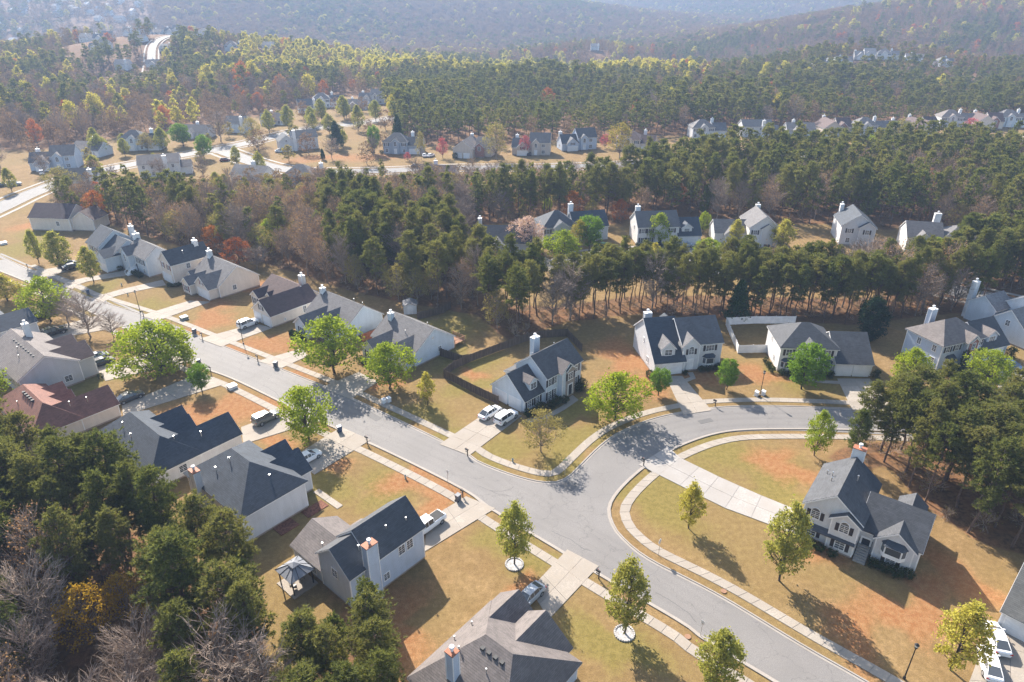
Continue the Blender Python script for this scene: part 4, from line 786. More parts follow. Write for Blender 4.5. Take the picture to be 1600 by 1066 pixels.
# --- the side street
house('grey two-storey house with dark roof, dormer over the garage and arched window gable', (27.2, 114.5), 10,
      [(-.5, 5.5, -1.6, 10.2, 2.9, 'x', .78, dict(h1=5.2)), (5.3, 13.4, -.2, 9.4, 5.5, 'x', .68), (5.2, 8.6, -.9, 4, 5.4, 'y', .95, dict(roof='grey')), (1.0, 3.7, -.8, 5.0, 5.2, 'y', .95, dict(z0=3.2, roof='grey', oh=.25)), (4.5, 8, 8, 12, 5.0, 'y', .8)], wall='palegrey', roof='navy',
      wins=[(3, 'F', 2.35, 4.4, 1.4, 1.1), (2, 'F', 6.9, 4.2, 1.0, 1.1, 'arch', 'sh'), (1, 'F', 11, 4.3, 1.6, 1.1, 'sh'), (0, 'L', 5, 4.6, .5, .8), (0, 'L', 2.2, 1.6, .8, 1.2)], gar=[(0, 'F', 2.5, 4.8, 2.2)], doors=[(2, 'F', 6.9, 'door_white')], chim=[(1.8, 9.9, 0, 7.9, 1.4, .9)], bays=[(1, 'F', 11, .6, 2.6, 1.9)])
house('white two-storey house with dark hip roof, attached garage and vinyl fenced yard', (51.1, 115.9), -4,
      [(0, 10.4, -1.3, 7.6, 5.4, 'hip', .68), (10.3, 17, -2.3, 9, 2.9, 'x', .66), (3.6, 7.2, -1.9, 3, 5.35, 'y', .72)], wall='white', roof='char',
      wins=[(0, 'F', 1.6, 4.2, 1, 1.2, 'sh'), (0, 'F', 8.8, 4.2, .9, 1.2, 'sh'), (0, 'L', 1.5, 1.6, .7, 1.2), (0, 'L', 4.5, 4.2, .6, .9), (2, 'F', 5.4, 4.4, 1.2, 1.2), (0, 'B', 3, 4, 1, 1.2)], gar=[(1, 'F', 12, 2.7, 2.2), (1, 'F', 15.2, 2.7, 2.2)], doors=[(2, 'F', 5.4, 'door_dark')], bays=[(0, 'F', 1.7, .6, 2.6, 1.9), (0, 'F', 8.8, .6, 2.4, 1.9)], pipes=[(3, 5.8, 6.8)])
house('blue two-storey house with grey-brown hip roof and a red brick gable', (82.7, 115.2), 21,
      [(-1.0, 10.0, 0, 8.0, 5.5, 'hip', .72), (10, 17, -.5, 8.6, 2.9, 'x', .85, dict(roof='char')), (4.6, 7.6, -.9, 4, 5.5, 'y', .85), (4.9, 7.3, -1.0, 1, 5.4, 'y', .8, dict(mat='brick', oh=.02)), (11.6, 14.4, .3, 5, 5.0, 'y', .75, dict(z0=3.2, oh=.25))], wall='blue', roof='warm',
      wins=[(0, 'F', .6, 4.4, .9, 1.2, 'sh'), (0, 'F', 3, 4.4, .9, 1.2, 'sh'), (0, 'F', 8.9, 4.4, .9, 1.2, 'sh'), (0, 'L', 1.6, 4.2, .8, 1.2), (0, 'L', 5, 4.2, .8, 1.2), (0, 'L', 1.4, 1.6, .9, 1.4), (0, 'L', 5.2, 1.6, .9, 1.4), (4, 'F', 13, 4.2, 1.5, 1.1), (3, 'F', 6.1, 4.5, .8, 1.2)], gar=[(1, 'F', 13.6, 4.8, 2.2)], doors=[(3, 'F', 6.1, 'door_white')], chim=[(4.4, 7.9, 0, 8.9, 1.4, .9)], bays=[(0, 'F', 1.8, .5, 2.6, 2)])
house('pale blue house with grey roof next to the brick-gabled house', (104.5, 123.5), 25,
      [(0, 8, 0, 9, 3.2, 'x', .85), (7.5, 16, 1, 10, 5.6, 'x', .7), (2.5, 5.6, -.6, 4, 3.2, 'y', .9), (3, 9, 9, 15, 4.6, 'x', .75)], wall='mist', roof='pale', wins=[(1, 'F', 10, 4.2, .9, 1.2, 'sh'), (0, 'L', 4.5, 4.2, .8, 1.1)], gar=[(0, 'F', 4, 4.8, 2.2)], chim=[(5, 15.8, 0, 8.4, 1.3, .9, 'trim')])
# --- the house with the curved drive and its neighbour
S1 = house('grey split-level house with bay window, arched windows and dark shutters by the pine grove', (39.1, 70.0), -37,
      [(-.6, 6.3, -.2, 9.8, 5.5, 'y', .80), (6.1, 13.2, 1.3, 8.6, 3.9, 'x', .86), (8.2, 12.6, .5, 5, 3.9, 'y', .80), (2.9, 6.28, -.75, 3, 5.2, 'y', .70), (9.3, 12.2, 8, 11, 3.9, 'y', .8)], wall='palegrey', roof='char',
      wins=[(0, 'F', .9, 4.2, 1.0, 1.1, 'arch', 'sh'), (3, 'F', 4.6, 4.1, 1.0, 1.1, 'arch', 'sh'), (0, 'F', .9, 1.5, 1.1, 1.4, 'sh'), (3, 'F', 4.6, 1.5, 1.1, 1.4, 'sh'), (2, 'F', 10.4, .95, 1.0, .9, 'sh'), (0, 'L', 4, 4.1, .9, 1.2), (1, 'R', 4.8, 2.6, .9, 1.2)],
      chim=[(2.9, 10.2, 0, 9.6, 1.5, .9, 'siding_palegrey', 'copper')], bays=[(2, 'F', 10.4, 1.9, 2.9, 1.75)], doors=[(1, 'F', 7.2, 'door_dark')], pipes=[(1.2, 4, 7.2), (1.0, 5.4, 7.1), (4.0, 5.6, 7.8), (.2, 6.4, 6.4)])
m = MB(); m.prism([(-.62, -.2, 2.75), (-.62, -1.1, 2.35), (-.62, -1.1, 2.22), (-.62, -.2, 2.3)], (6.9, 0, 0)); m.build('porch_roof', 'shingle_char', S1)
for i in range(7):
    m = MB(); m.box(6.45, 7.9, 1.2 - .3 * i - .3, 1.2 - .3 * i, 0, 1.5 - .2 * i); m.build('step', 'old_concrete', S1)
for x in (6.42, 7.92):
    m = MB(); m.prism([(x, 1.3, 2.35), (x, 1.3, 2.25), (x, -.9, .95), (x, -.9, 1.05)], (.06, 0, 0)); m.box(x, x + .06, -.9, -.84, 0, 1.05); m.build('handrail', 'black', S1)
house('green-grey roofed house with white double garage beside the white sedans', (55.6, 55.0), -47,
      [(0, 7.0, 0, 9.5, 2.9, 'x', .82), (2.1, 4.6, .9, 5, 4.8, 'y', .8, dict(z0=3.2, oh=.25)), (6.9, 15, -1, 9, 5.5, 'x', .7)], wall='palegrey', roof='olive', wins=[(1, 'F', 3.35, 4.1, 1.5, 1.0), (2, 'F', 9, 4.2, 1, 1.2, 'sh')], gar=[(0, 'F', 1.95, 2.8, 2.2), (0, 'F', 5.1, 2.8, 2.2)])
# --- houses behind the pine strip
house('grey house with one long dark roof and a small front gable behind the pines', (-8.6, 181.0), -2,
      [(0, 14, 0, 9, 3.4, 'x', .78), (2.6, 6.6, -3.2, 4, 2.9, 'y', .85, dict(roof='pale'))], wall='grey', roof='char', wins=[(0, 'F', 10, 1.7, 1, 1.3)], chim=[(-.5, 4.2, 0, 9.0, .9, 1.4, 'trim')])
house('two-storey grey house with blue-grey hip roof beside the pink blossom tree', (9.0, 187.5), 14,
      [(0, 10, 0, 9, 5.6, 'hip', .74), (9.5, 20, 1, 9, 4.6, 'x', .85), (3, 7.4, -.9, 5, 5.5, 'y', .7), (12, 15, .4, 5, 5.2, 'y', .9, dict(z0=3.4))], wall='grey', roof='navy', wins=[(0, 'F', 1.3, 4.3, 1, 1.2, 'sh'), (0, 'F', 1.3, 1.6, 1, 1.4, 'sh'), (2, 'F', 5.2, 4.3, 1, 1.2, 'sh')], gar=[(1, 'F', 14, 4.8, 2.2)], chim=[(11, 9.3, 0, 9.2, 1.3, .9, 'trim')])
house('white two-storey house with dark blue roof and wide garage by the turning circle', (36.0, 188.2), 5,
      [(0, 12, 0, 9, 5.6, 'x', .70), (11.8, 18.6, -.5, 8.6, 2.9, 'x', .85), (5, 8, -.6, 4, 5.5, 'y', .8), (13, 16, .3, 5, 5, 'y', .7, dict(z0=3.2))], wall='white', roof='navy', wins=[(0, 'F', 1.5, 4.3, 1, 1.2, 'sh'), (0, 'F', 3.6, 4.3, 1, 1.2, 'sh'), (0, 'F', 1.5, 1.6, 1, 1.4, 'sh'), (0, 'F', 3.6, 1.6, 1, 1.4, 'sh'), (0, 'F', 10, 4.3, 1, 1.2, 'sh'), (0, 'L', 4, 4.3, .9, 1.2), (3, 'F', 14.5, 4.1, 1.5, 1)], gar=[(1, 'F', 15.2, 5, 2.2)], doors=[(2, 'F', 6.5, 'door_dark')], chim=[(2.0, 9.2, 0, 8.9, 1.3, .9, 'trim')])
house('white narrow gabled house with a low side wing and paired garage cars', (67.6, 188.0), -3,
      [(0, 8.2, -1, 10, 5.8, 'y', .76), (-9.0, .2, 1.6, 9, 3.4, 'x', .75), (3.2, 6.6, -1.5, 3, 5.6, 'y', .7), (-6.2, -2.4, .4, 5, 3.3, 'y', .85)], wall='white', roof='grey', wins=[(0, 'F', 1.6, 4.4, 1, 1.2, 'sh'), (0, 'F', 6.4, 4.4, .9, 1.2, 'sh'), (3, 'F', -4.3, 1.7, 1.2, 1.3, 'sh')], gar=[(0, 'F', 4.1, 5, 2.2)], chim=[(4.6, 10.2, 0, 9.3, 1.2, .9, 'trim')])
house('white gabled house with dark blue roof half hidden by the pine strip', (94.5, 189.0), -12,
      [(0, 9, 0, 11, 5.8, 'y', .72), (4.6, 8.9, -.8, 4, 5.7, 'y', .7)], wall='palegrey', roof='navy', wins=[(0, 'F', 2.2, 4.4, 1, 1.2, 'sh'), (1, 'F', 6.7, 4.4, 1, 1.2, 'sh'), (0, 'F', 2.2, 1.6, 1, 1.3)], chim=[(1.6, 11.2, 0, 9.0, .9, 1.2, 'trim')])
house('white house with grey hip roof and small brick gable beyond the pine strip', (110.5, 183.0), -14,
      [(0, 9, 0, 9, 4.4, 'x', .72), (8.5, 20, -.6, 10, 4.2, 'hip', .6), (1.8, 6, -1, 4, 4.3, 'y', .8), (12, 14.6, -1.4, 4, 4.0, 'y', .8, dict(mat='brick'))], wall='white', roof='grey', wins=[(2, 'F', 3.9, 4.0, 1, 1.1, 'sh')], gar=[(0, 'F', 4, 4.8, 2.2)], chim=[(9, 9.2, 0, 9, 1.6, 1, 'trim')])
# --- the far row and the left cluster
def design(kind, w=1.0):
    if kind == 'a': return dict(wings=[(0, 8, 0, 8, 3.6, 'x', .8), (7.8, 17, .4, 9.4, 5.8, 'x', .74), (2, 7.6, -1.2, 4, 3.4, 'y', .9), (9, 12.4, -.4, 4, 5.6, 'y', .85)], wins=[(1, 'F', 14, 4.3, 1.4, 1.2), (1, 'F', 14, 1.6, 1.4, 1.4), (2, 'F', 4.8, 3.4, 1, 1, 'sh'), (3, 'F', 10.7, 4.2, 1.1, 1.2, 'arch'), (0, 'L', 4, 2, .8, 1.2)], gar=[(2, 'F', 4.8, 4.6, 2.2)], chim=[(1.6, 8.2, 0, 7.4, 1.4, .9, 'trim')], doors=[(3, 'F', 10.7, 'door_white')])
    if kind == 'b': return dict(wings=[(0, 14, 0, 8.5, 3.2, 'x', .66), (3, 7.5, -2, 4, 3.2, 'y', .75)], wins=[(1, 'F', 5.2, 1.7, 1.2, 1.4, 'sh'), (0, 'F', 10.5, 1.7, 1, 1.4, 'sh'), (0, 'L', 4, 3.4, .8, .8)], gar=[(0, 'F', 12, 2.6, 2.2)], chim=[(5, 8.6, 0, 6.6, 1.3, .9, 'trim')])
    if kind == 'c': return dict(wings=[(0, 11, 0, 8.6, 5.6, 'hip', .72), (10.8, 17.5, .5, 8, 4.0, 'x', .8), (3.8, 7.4, -.6, 4, 5.6, 'y', .8)], wins=[(0, 'F', 1.5, 4.3, 1, 1.2, 'sh'), (0, 'F', 9.4, 4.3, 1, 1.2, 'sh'), (0, 'F', 1.5, 1.6, 1.2, 1.4), (0, 'F', 9.4, 1.6, 1, 1.4), (2, 'F', 5.6, 4.4, 1.2, 1.3, 'arch')], gar=[(1, 'F', 14, 4.6, 2.2)], doors=[(2, 'F', 5.6, 'door_white')], chim=[(12, 8.3, 0, 8.4, 1.3, .9, 'trim')])
    if kind == 'd': return dict(wings=[(0, 15, 0, 9, 5.4, 'x', .58), (14.8, 19, 1.5, 8, 3.2, 'x', .6)], wins=[(0, 'F', u, zz, .9, 1.2) for u in (2, 5, 9, 12.5) for zz in (1.6, 4.2)], chim=[(10, -.4, 0, 8.3, 1.4, .9, 'trim')])
    if kind == 'e': return dict(wings=[(0, 11, 0, 8.5, 5.0, 'x', .7)], wins=[(0, 'F', u, zz, .9, 1.2) for u in (2.5, 8) for zz in (1.6, 4)] + [(0, 'R', 4, 4, .9, 1.2)], chim=[(9.4, -.4, 0, 8.3, 1.3, .9, 'trim')])
    if kind == 'f': return dict(wings=[(0, 6.5, 0, 8.5, 4.6, 'y', .8), (6.3, 17.5, .5, 9, 5.6, 'x', .62)], wins=[(1, 'F', u, zz, .9, 1.1) for u in (9, 12, 15.6) for zz in (1.6, 4.2)] + [(0, 'F', 3.2, 4.8, .7, .9)], gar=[(0, 'F', 3.2, 4.8, 2.2)], chim=[(6.9, .1, 0, 9.2, 1.3, .9, 'trim')])
    if kind == 'g': return dict(wings=[(0, 9, 0, 14, 4.2, 'y', .75), (8.8, 16, 5, 14, 4.2, 'x', .8), (9, 13, 3.5, 8, 4.6, 'y', .9, dict(mat='brick'))], wins=[(2, 'F', 11, 3.8, 1.2, 1.6), (0, 'L', 6, 2, .8, 1.2)], gar=[(0, 'F', 2.6, 2.6, 2.2), (0, 'F', 6.2, 2.6, 2.2)], chim=[(4.6, 14.2, 0, 8.2, 1.3, .9, 'trim')])
FARH = [('a', -196.4, 280, 14, 'blue', 'warm', 'pale blue gabled house at the bend of the far road'), ('b', -196, 309, -12, 'mist', 'warm', 'low white house between the blue gabled house and the road'), ('c', -180, 320, 6, 'mist', 'navy', 'white two-storey house with blue hip roof behind small teardrop trees'),
        ('d', -146, 268, 20, 'white', 'warm', 'long white house with two-storey back wall facing the wood'), ('e', -162, 246, 12, 'white', 'char', 'white house with dark roof and outside chimney behind the pines'), ('b', -166, 352, -6, 'palegrey', 'char', 'small grey house beside the bare pinkish tree'),
        ('e', -149, 366, -4, 'mist', 'navy', 'blue-roofed house with front gable behind the junction'), ('b', -108, 262, -14, 'white', 'grey', 'white house with grey roof just above the wood'), ('f', -106, 318, 26, 'palegrey', 'navy', 'pale house with two chimneys beside the bare red field'),
        ('c', -84, 250, -4, 'mist', 'grey', 'hip-roofed grey house with tall rear chimney above the wood'), ('b', -138, 388, 8, 'palegrey', 'warm', 'low house behind the row of teardrop trees'), ('e', -128, 428, 20, 'mist', 'navy', 'gabled house at the top of the teardrop row'),
        ('c', -126, 452, 10, 'white', 'grey', 'white house behind the teardrop row near the dark wood'), ('b', -104, 443, 10, 'tan', 'warm', 'tan house at the end of the teardrop row'), ('a', -100, 468, 0, 'grey', 'grey', 'grey house beneath the dark wood'), ('e', -72, 478, 24, 'mist', 'navy', 'pale gabled house against the dark wood'),
        ('c', -58, 314, -4, 'slate', 'char', 'dark blue two-storey house beside the bare red field'), ('b', -36, 262, -8, 'tan', 'brown', 'brown-roofed house backing on to the wood'), ('g', -26, 306, -14, 'tan', 'warm', 'brick-fronted house with long grey roof'),
        ('a', 0, 312, -6, 'tan', 'navy', 'steep gabled house with brick front left of a blue house'), ('a', 23, 320, 14, 'blue', 'char', 'blue house with steep front gable and double garage'), ('c', 48, 322, -18, 'cream', 'brown', 'house with pinkish roof behind the pale yellow tree'),
        ('c', 90, 350, 4, 'palegrey', 'grey', 'grey hip roof peeping over the pines'), ('d', 116, 354, 0, 'palegrey', 'navy', 'blue-grey roof peeping over the pines'), ('b', 140, 358, -4, 'grey', 'grey', 'low grey roof peeping over the pines'), ('g', 158, 356, 0, 'tan', 'brown', 'brown roof among bare trees in the far row'),
        ('c', 174, 357, -3, 'grey', 'grey', 'grey roof beside a pink redbud in the far row'), ('b', 194, 364, -6, 'tan', 'warm', 'tan roof behind the grey-green tree'), ('g', 206, 357, 10, 'tan', 'brown', 'brown gabled house near the orange-red tree'), ('c', 232, 383, -8, 'palegrey', 'warm', 'pale house near the end of the far row'),
        ('g', 246, 374, -6, 'cream', 'brown', 'pinkish-roofed house by the last redbud'), ('c', 264, 384, -10, 'mist', 'grey', 'white house with grey roof at the end of the far row'), ('b', 284, 378, -10, 'mist', 'grey', 'low pale house past the end of the far row')]
for k, x, y, hd, wl, rf, lab in FARH:
    house(lab, (x, y), hd, wall=wl, roof=rf, trims=False, **design(k))
# --- the farthest houses, small and hazy
FAR2 = [(-395, 756, 'a'), (-440, 870, 'c'), (-398, 880, 'b'), (-380, 930, 'c'), (-352, 905, 'a'), (-319, 588, 'e'), (-336, 464, 'a'), (-322, 470, 'c'), (102, 960, 'e'), (252, 611, 'c'), (275, 625, 'b'), (300, 646, 'a'), (320, 646, 'c'), (342, 640, 'b'), (358, 612, 'c'), (-300, 600, 'b'), (-420, 800, 'd')]
for i in range(22): FAR2.append((-350 + 115 * math.sin(i * 2.4) * ((i % 5) + 1.5) / 6, 730 + 95 * math.cos(i * 2.4) * ((i % 5) + 1.5) / 6, 'abce'[i % 4]))
for i, (x, y, k) in enumerate(FAR2):
    d = design(k); d['wins'] = d['wins'][:2]; d.pop('doors', None)
    house('small pale house glimpsed through haze among the distant trees', (x, y), (i * 37) % 40 - 20, wall=['white', 'mist', 'palegrey'][i % 3], roof=['grey', 'warm', 'pale'][i % 3], group='distant houses among the trees', z=float(terrain(x, y)) + .1, trims=False, **d)
rr = random.Random(5)
for i in range(130):
    u = rr.uniform(-.74, -.49); y = rr.uniform(1080, 1900); x = u * y
    zz = float(terrain(x, y)); rt = root('house', 'glint-pale roofed house in the hazy hillside subdivision', 'house', (x, y, zz), R(rr.uniform(-50, 50)), 'houses of the hazy hillside subdivision')
    w, d_, h = rr.uniform(13, 17), rr.uniform(9, 11), rr.uniform(3.5, 6); m = MB(); m.box(0, w, 0, d_, -3, h); m.prism([(0, 0, h), (0, d_, h), (0, d_ / 2, h + d_ * .36)], (w, 0, 0)); m.build('wall', 'siding_white', rt)
    m = MB(); m.prism([(-.4, -.5, h - .2), (-.4, d_ / 2, h + d_ * .37 + .1), (-.4, d_ + .5, h - .2), (-.4, d_ + .5, h), (-.4, d_ / 2, h + d_ * .37 + .3), (-.4, -.5, h)], (w + .8, 0, 0)); m.build('roof', rr.choice(['shingle_glint', 'shingle_pale', 'shingle_glint']), rt)  # most of these roofs carry sun glint as painted brightness

# ---------------------------------------------------------------- trees
def cards(C, size, rng, asp=.62, up=0.0, jit=.35):
    """leaf-sized rhombic faces at points C, random orientation; returns verts, quads"""
    n = len(C); a = rng.normal(size=(n, 3)); a /= np.linalg.norm(a, axis=1)[:, None]
    b = rng.normal(size=(n, 3)); b[:, 2] += up; b = np.cross(a, b); b /= np.linalg.norm(b, axis=1)[:, None] + 1e-9
    s = size * (1 + rng.uniform(-jit, jit, (n, 1)))
    V = np.stack([C - a * s, C - b * s * asp, C + a * s, C + b * s * asp], 1).reshape(-1, 3)
    return V, np.arange(4 * n).reshape(n, 4)
def np_mesh(name, V, F, mat):
    me = bpy.data.meshes.new(name); k = F.shape[1]
    me.vertices.add(len(V)); me.vertices.foreach_set('co', np.asarray(V, np.float32).ravel())
    me.loops.add(F.size); me.loops.foreach_set('vertex_index', F.astype(np.int32).ravel())
    me.polygons.add(len(F)); me.polygons.foreach_set('loop_start', np.arange(0, F.size, k, dtype=np.int32))
    me.update(calc_edges=True); me.materials.append(MATS[mat])
    return me
def wob(rng, p, q, k, amp):
    t = np.linspace(0, 1, k); L = np.linalg.norm(q - p)
    P = p[None] * (1 - t[:, None]) + q[None] * t[:, None]
    P[1:-1] += rng.normal(size=(k - 2, 3)) * amp * L
    return P
PROF = {'pear': lambda t: np.sin(np.pi * np.clip(t, 0, 1) ** .72) ** .75 * (1 - .18 * t), 'round': lambda t: np.sqrt(np.clip(1 - (2 * t - 1) ** 2, 0, 1)) ** .9,
        'broad': lambda t: np.sqrt(np.clip(1 - (1.75 * t - .68) ** 2, 0, 1)), 'cone': lambda t: (1 - t) ** .8 * np.minimum(1, t * 6 + .25), 'vase': lambda t: np.sin(np.pi * np.clip(t * .8 + .1, 0, 1)) ** .8}
def broadleaf(seed, H=10., Rr=3.5, base=.22, prof='pear', nclump=120, per=34, size=.17, clump=.62, leafm='leaf_pear', barkm='bark_grey', twigs=0, tr=.17, limbs=26, keep=1.0, stems=1):
    rng = np.random.default_rng(seed); f = PROF[prof]
    # a few big lobes push the outline in and out
    lobes = rng.normal(size=(9, 3)); lobes /= np.linalg.norm(lobes, axis=1)[:, None]; lg = rng.uniform(-.28, .22, 9)
    t = rng.beta(1.5, 1.35, nclump); an = rng.uniform(0, 2 * np.pi, nclump); rad = Rr * f(t) * rng.uniform(0.04, 1, nclump) ** .42
    C = np.stack([rad * np.cos(an), rad * np.sin(an), H * (base + (1 - base) * t)], 1)
    D = C - np.array([0, 0, H * .6]); Dn = D / np.linalg.norm(D, axis=1)[:, None]
    g = 1 + (np.maximum(Dn @ lobes.T - .55, 0) * lg[None] * 2.2).sum(1); C = np.c_[C[:, :2] * g[:, None], C[:, 2]]
    tm = MB(); top = np.array([rng.normal() * .2, rng.normal() * .2, H * .86])
    for st in range(stems):
        a0 = 2 * np.pi * st / max(1, stems); b0 = np.array([.25 * np.cos(a0), .25 * np.sin(a0), 0]) * (stems > 1)
        tp = top + np.array([np.cos(a0), np.sin(a0), 0]) * (Rr * .4 if stems > 1 else 0); tp[2] *= (1 if stems == 1 else .85)
        P = wob(rng, b0 - np.array([0, 0, .3]), tp, 7, .018)
        tm.tube(P, list(np.linspace(tr, tr * .12, 7)), 6)
    order = rng.permutation(nclump)[:limbs]
    for i in order:
        h0 = np.clip(C[i, 2] - np.hypot(*C[i, :2]) * rng.uniform(.7, 1.3), H * base * .7, H * .8)
        st = np.array([0, 0, h0]) + np.r_[top[:2] * h0 / H, 0]
        tm.tube(wob(rng, st, C[i], 5, .05), list(np.linspace(tr * .38, .022, 5)), 4, cap=False)
    trunk = tm.mesh('trunk', [barkm], True)
    if twigs:
        V = []; F = []
        cm = MB()
        for i in range(nclump):
            out = C[i] - np.array([0, 0, max(H * .2, C[i, 2] - 2.2)]); out /= np.linalg.norm(out) + 1e-9
            # feeder
            p0 = C[i] - out * clump * 2.4
            cm.tube(wob(rng, p0, C[i], 3, .08), [.04, .03, .02], 3, cap=False)
            for _ in range(twigs):
                d = out * .9 + rng.normal(size=3) * .55; d[2] += .25; d /= np.linalg.norm(d)
                s = C[i] - out * clump * rng.uniform(0, 1.2); e = s + d * clump * rng.uniform(.9, 2.1)
                cm.tube(wob(rng, s, e, 3, .07), [.021, .016, .007], 3, cap=False)
        if per:
            L = np.repeat(C, per, 0) + rng.normal(size=(nclump * per, 3)) * clump * .75
            V, Q = cards(L, size, rng); cm.idx(V.tolist(), Q.tolist(), 1)
        crown = cm.mesh('crown', ['twig' if barkm != 'twig_red' else 'twig_red', leafm] if per else ['twig'])
    else:
        k = rng.poisson(per, nclump); L = np.repeat(C, k, 0); off = rng.normal(size=L.shape) * clump * np.array([.62, .62, .5])
        V, Q = cards(L + off, size, rng, up=.4)
        crown = np_mesh('crown', V, Q, leafm)
    return trunk, crown
def pine(seed, H=16., cb=.52, Rr=2.7, nb=62, tufts=7, need=9, nl=.34, leafm='needle', barkm='bark_pine', tr=.17, width=.07):
    rng = np.random.default_rng(seed); tm = MB()
    P = wob(rng, np.array([0, 0, -.3]), np.array([rng.normal() * .35, rng.normal() * .35, H]), 9, .008)
    tm.tube(P, list(np.linspace(tr, .03, 9)), 6)
    zs = P[:, 2]; ctr = lambda z: np.array([np.interp(z, zs, P[:, 0]), np.interp(z, zs, P[:, 1]), z])
    T = []
    for i in range(nb):
        t = rng.beta(1.15, 1.0); z = H * (cb + (1 - cb) * t * .985)
        r = Rr * (np.sin(np.pi * (t * .80 + .17)) ** .8) * rng.uniform(.55, 1.12)
        a = rng.uniform(0, 2 * np.pi); d = np.array([np.cos(a), np.sin(a), rng.uniform(.05, .55)])
        s = ctr(z); e = s + d * r
        B = wob(rng, s, e, 4, .06); tm.tube(B, [.05, .04, .028, .012], 3, cap=False)
        for q in rng.uniform(.42, 1.0, 3 if r > Rr * .7 else 2) ** .7:     # needle clumps along the outer bough
            cc = s + (e - s) * q + rng.normal(size=3) * np.array([.22, .22, .12])
            for _ in range(max(2, tufts // 3)):
                o = rng.normal(size=3) * np.array([.27, .27, .15]); T.append(np.r_[cc + o, d * .35 + o * 1.2 + np.array([0, 0, .6])])
    for i in range(5):       # dead stubs under the crown
        z = H * rng.uniform(cb * .55, cb); a = rng.uniform(0, 6.28); s = ctr(z); tm.tube([s, s + np.array([np.cos(a), np.sin(a), .15]) * rng.uniform(.5, 1.5)], [.03, .01], 3, cap=False)
    T = np.array(T); n = len(T)
    base = np.repeat(T[:, :3], need, 0); dr = np.repeat(T[:, 3:], need, 0) + rng.normal(size=(n * need, 3)) * .62
    dr /= np.linalg.norm(dr, axis=1)[:, None]; sd = np.cross(dr, rng.normal(size=dr.shape)); sd /= np.linalg.norm(sd, axis=1)[:, None]
    ln = nl * rng.uniform(.7, 1.35, (len(base), 1))
    V = np.stack([base - sd * width, base + dr * ln, base + sd * width], 1).reshape(-1, 3)
    # every tuft is one island so it takes one tint
    F = np.arange(3 * n * need).reshape(-1, 3)
    return tm.mesh('trunk', [barkm], True), np_mesh('crown', V, F, leafm)
TPL = {}
def tpl(kind, make): TPL[kind] = make
TPL['pine'] = [pine(s, cb=c, Rr=r, nb=nb, tufts=15, need=11, width=.055, nl=.40) for s, c, r, nb in ((1, .34, 2.5, 104), (2, .42, 2.8, 100), (3, .30, 2.4, 110), (4, .46, 2.9, 92), (5, .24, 2.3, 120))]
TPL['youngpine'] = [pine(s, cb=c, Rr=r, nb=170, tufts=15, need=11, leafm='needle_young', nl=.40, width=.055) for s, c, r in ((11, .14, 3.0), (12, .22, 3.3))]
TPL['bare'] = [broadleaf(s, 12, 3.7, .26, 'vase', 120, 0, .1, .75, 'leaf_bud', 'bark_grey', twigs=9, limbs=60, tr=.16) for s in (21, 22, 23)]
TPL['bud'] = [broadleaf(s, 12, 3.4, .30, 'vase', 95, 12, .11, .75, 'leaf_bud', 'bark_grey', twigs=7, limbs=46, tr=.15) for s in (24, 25)]
TPL['pear'] = [broadleaf(s, 10, 3.3, .17, 'pear', 190, 27, .17, .50, 'leaf_pear', 'bark_dark', limbs=50) for s in (31, 32, 33)]
TPL['pearyellow'] = [broadleaf(s, 10, 3.2, .16, 'pear', 170, 25, .17, .50, 'leaf_yellowpear', 'bark_dark', limbs=46) for s in (34, 35)]
TPL['lime'] = [broadleaf(s, 9, 4.2, .20, 'broad', 190, 25, .19, .58, 'leaf_lime', 'bark_dark', limbs=56, tr=.2) for s in (41, 42, 43)]
TPL['limewide'] = [broadleaf(45, 9, 5.6, .12, 'broad', 300, 24, .20, .62, 'leaf_lime', 'bark_dark', limbs=90, tr=.22, stems=3)]
TPL['maple'] = [broadleaf(s, 8, 3.2, .20, 'round', 200, 30, .17, .46, 'leaf_maple', 'bark_dark', limbs=40) for s in (51, 52)]
TPL['olive'] = [broadleaf(s, 10, 4.2, .22, 'broad', 140, 20, .16, .62, 'leaf_olive', 'bark_grey', limbs=60) for s in (61, 62)]
TPL['yellow'] = [broadleaf(71, 9, 3.6, .22, 'broad', 120, 20, .17, .6, 'leaf_yellow', 'bark_grey', limbs=50)]
TPL['gold'] = [broadleaf(73, 10, 3.6, .24, 'broad', 90, 24, .15, .55, 'leaf_gold', 'bark_grey', limbs=60)]
TPL['orange'] = [broadleaf(74, 9, 3.6, .2, 'broad', 120, 24, .16, .58, 'leaf_orange', 'bark_grey', limbs=50)]
TPL['blossom'] = [broadleaf(75, 9, 4.2, .14, 'round', 190, 30, .17, .55, 'leaf_bloom', 'bark_dark', limbs=50)]
TPL['redbud'] = [broadleaf(76, 7, 3.4, .2, 'broad', 100, 24, .15, .55, 'leaf_redbud', 'bark_dark', limbs=40)]
TPL['holly'] = [broadleaf(77, 9, 3.4, .03, 'round', 260, 38, .17, .5, 'leaf_dark', 'bark_dark', limbs=20)]
TPL['cedar'] = [broadleaf(78, 9, 2.8, .03, 'cone', 260, 34, .16, .45, 'leaf_cedar', 'bark_dark', limbs=20)]
TSIZE = dict(pine=(16, 5.4), youngpine=(16, 6), bare=(12, 7.6), bud=(12, 7.2), pear=(10, 6.8), pearyellow=(10, 6.6), lime=(9, 8.6), limewide=(9, 11.4), maple=(8, 6.8), olive=(10, 8.6), yellow=(9, 7.4), gold=(10, 7.4), orange=(9, 7.4), blossom=(9, 8.4), redbud=(7, 7), holly=(9, 7), cedar=(9, 5.8))
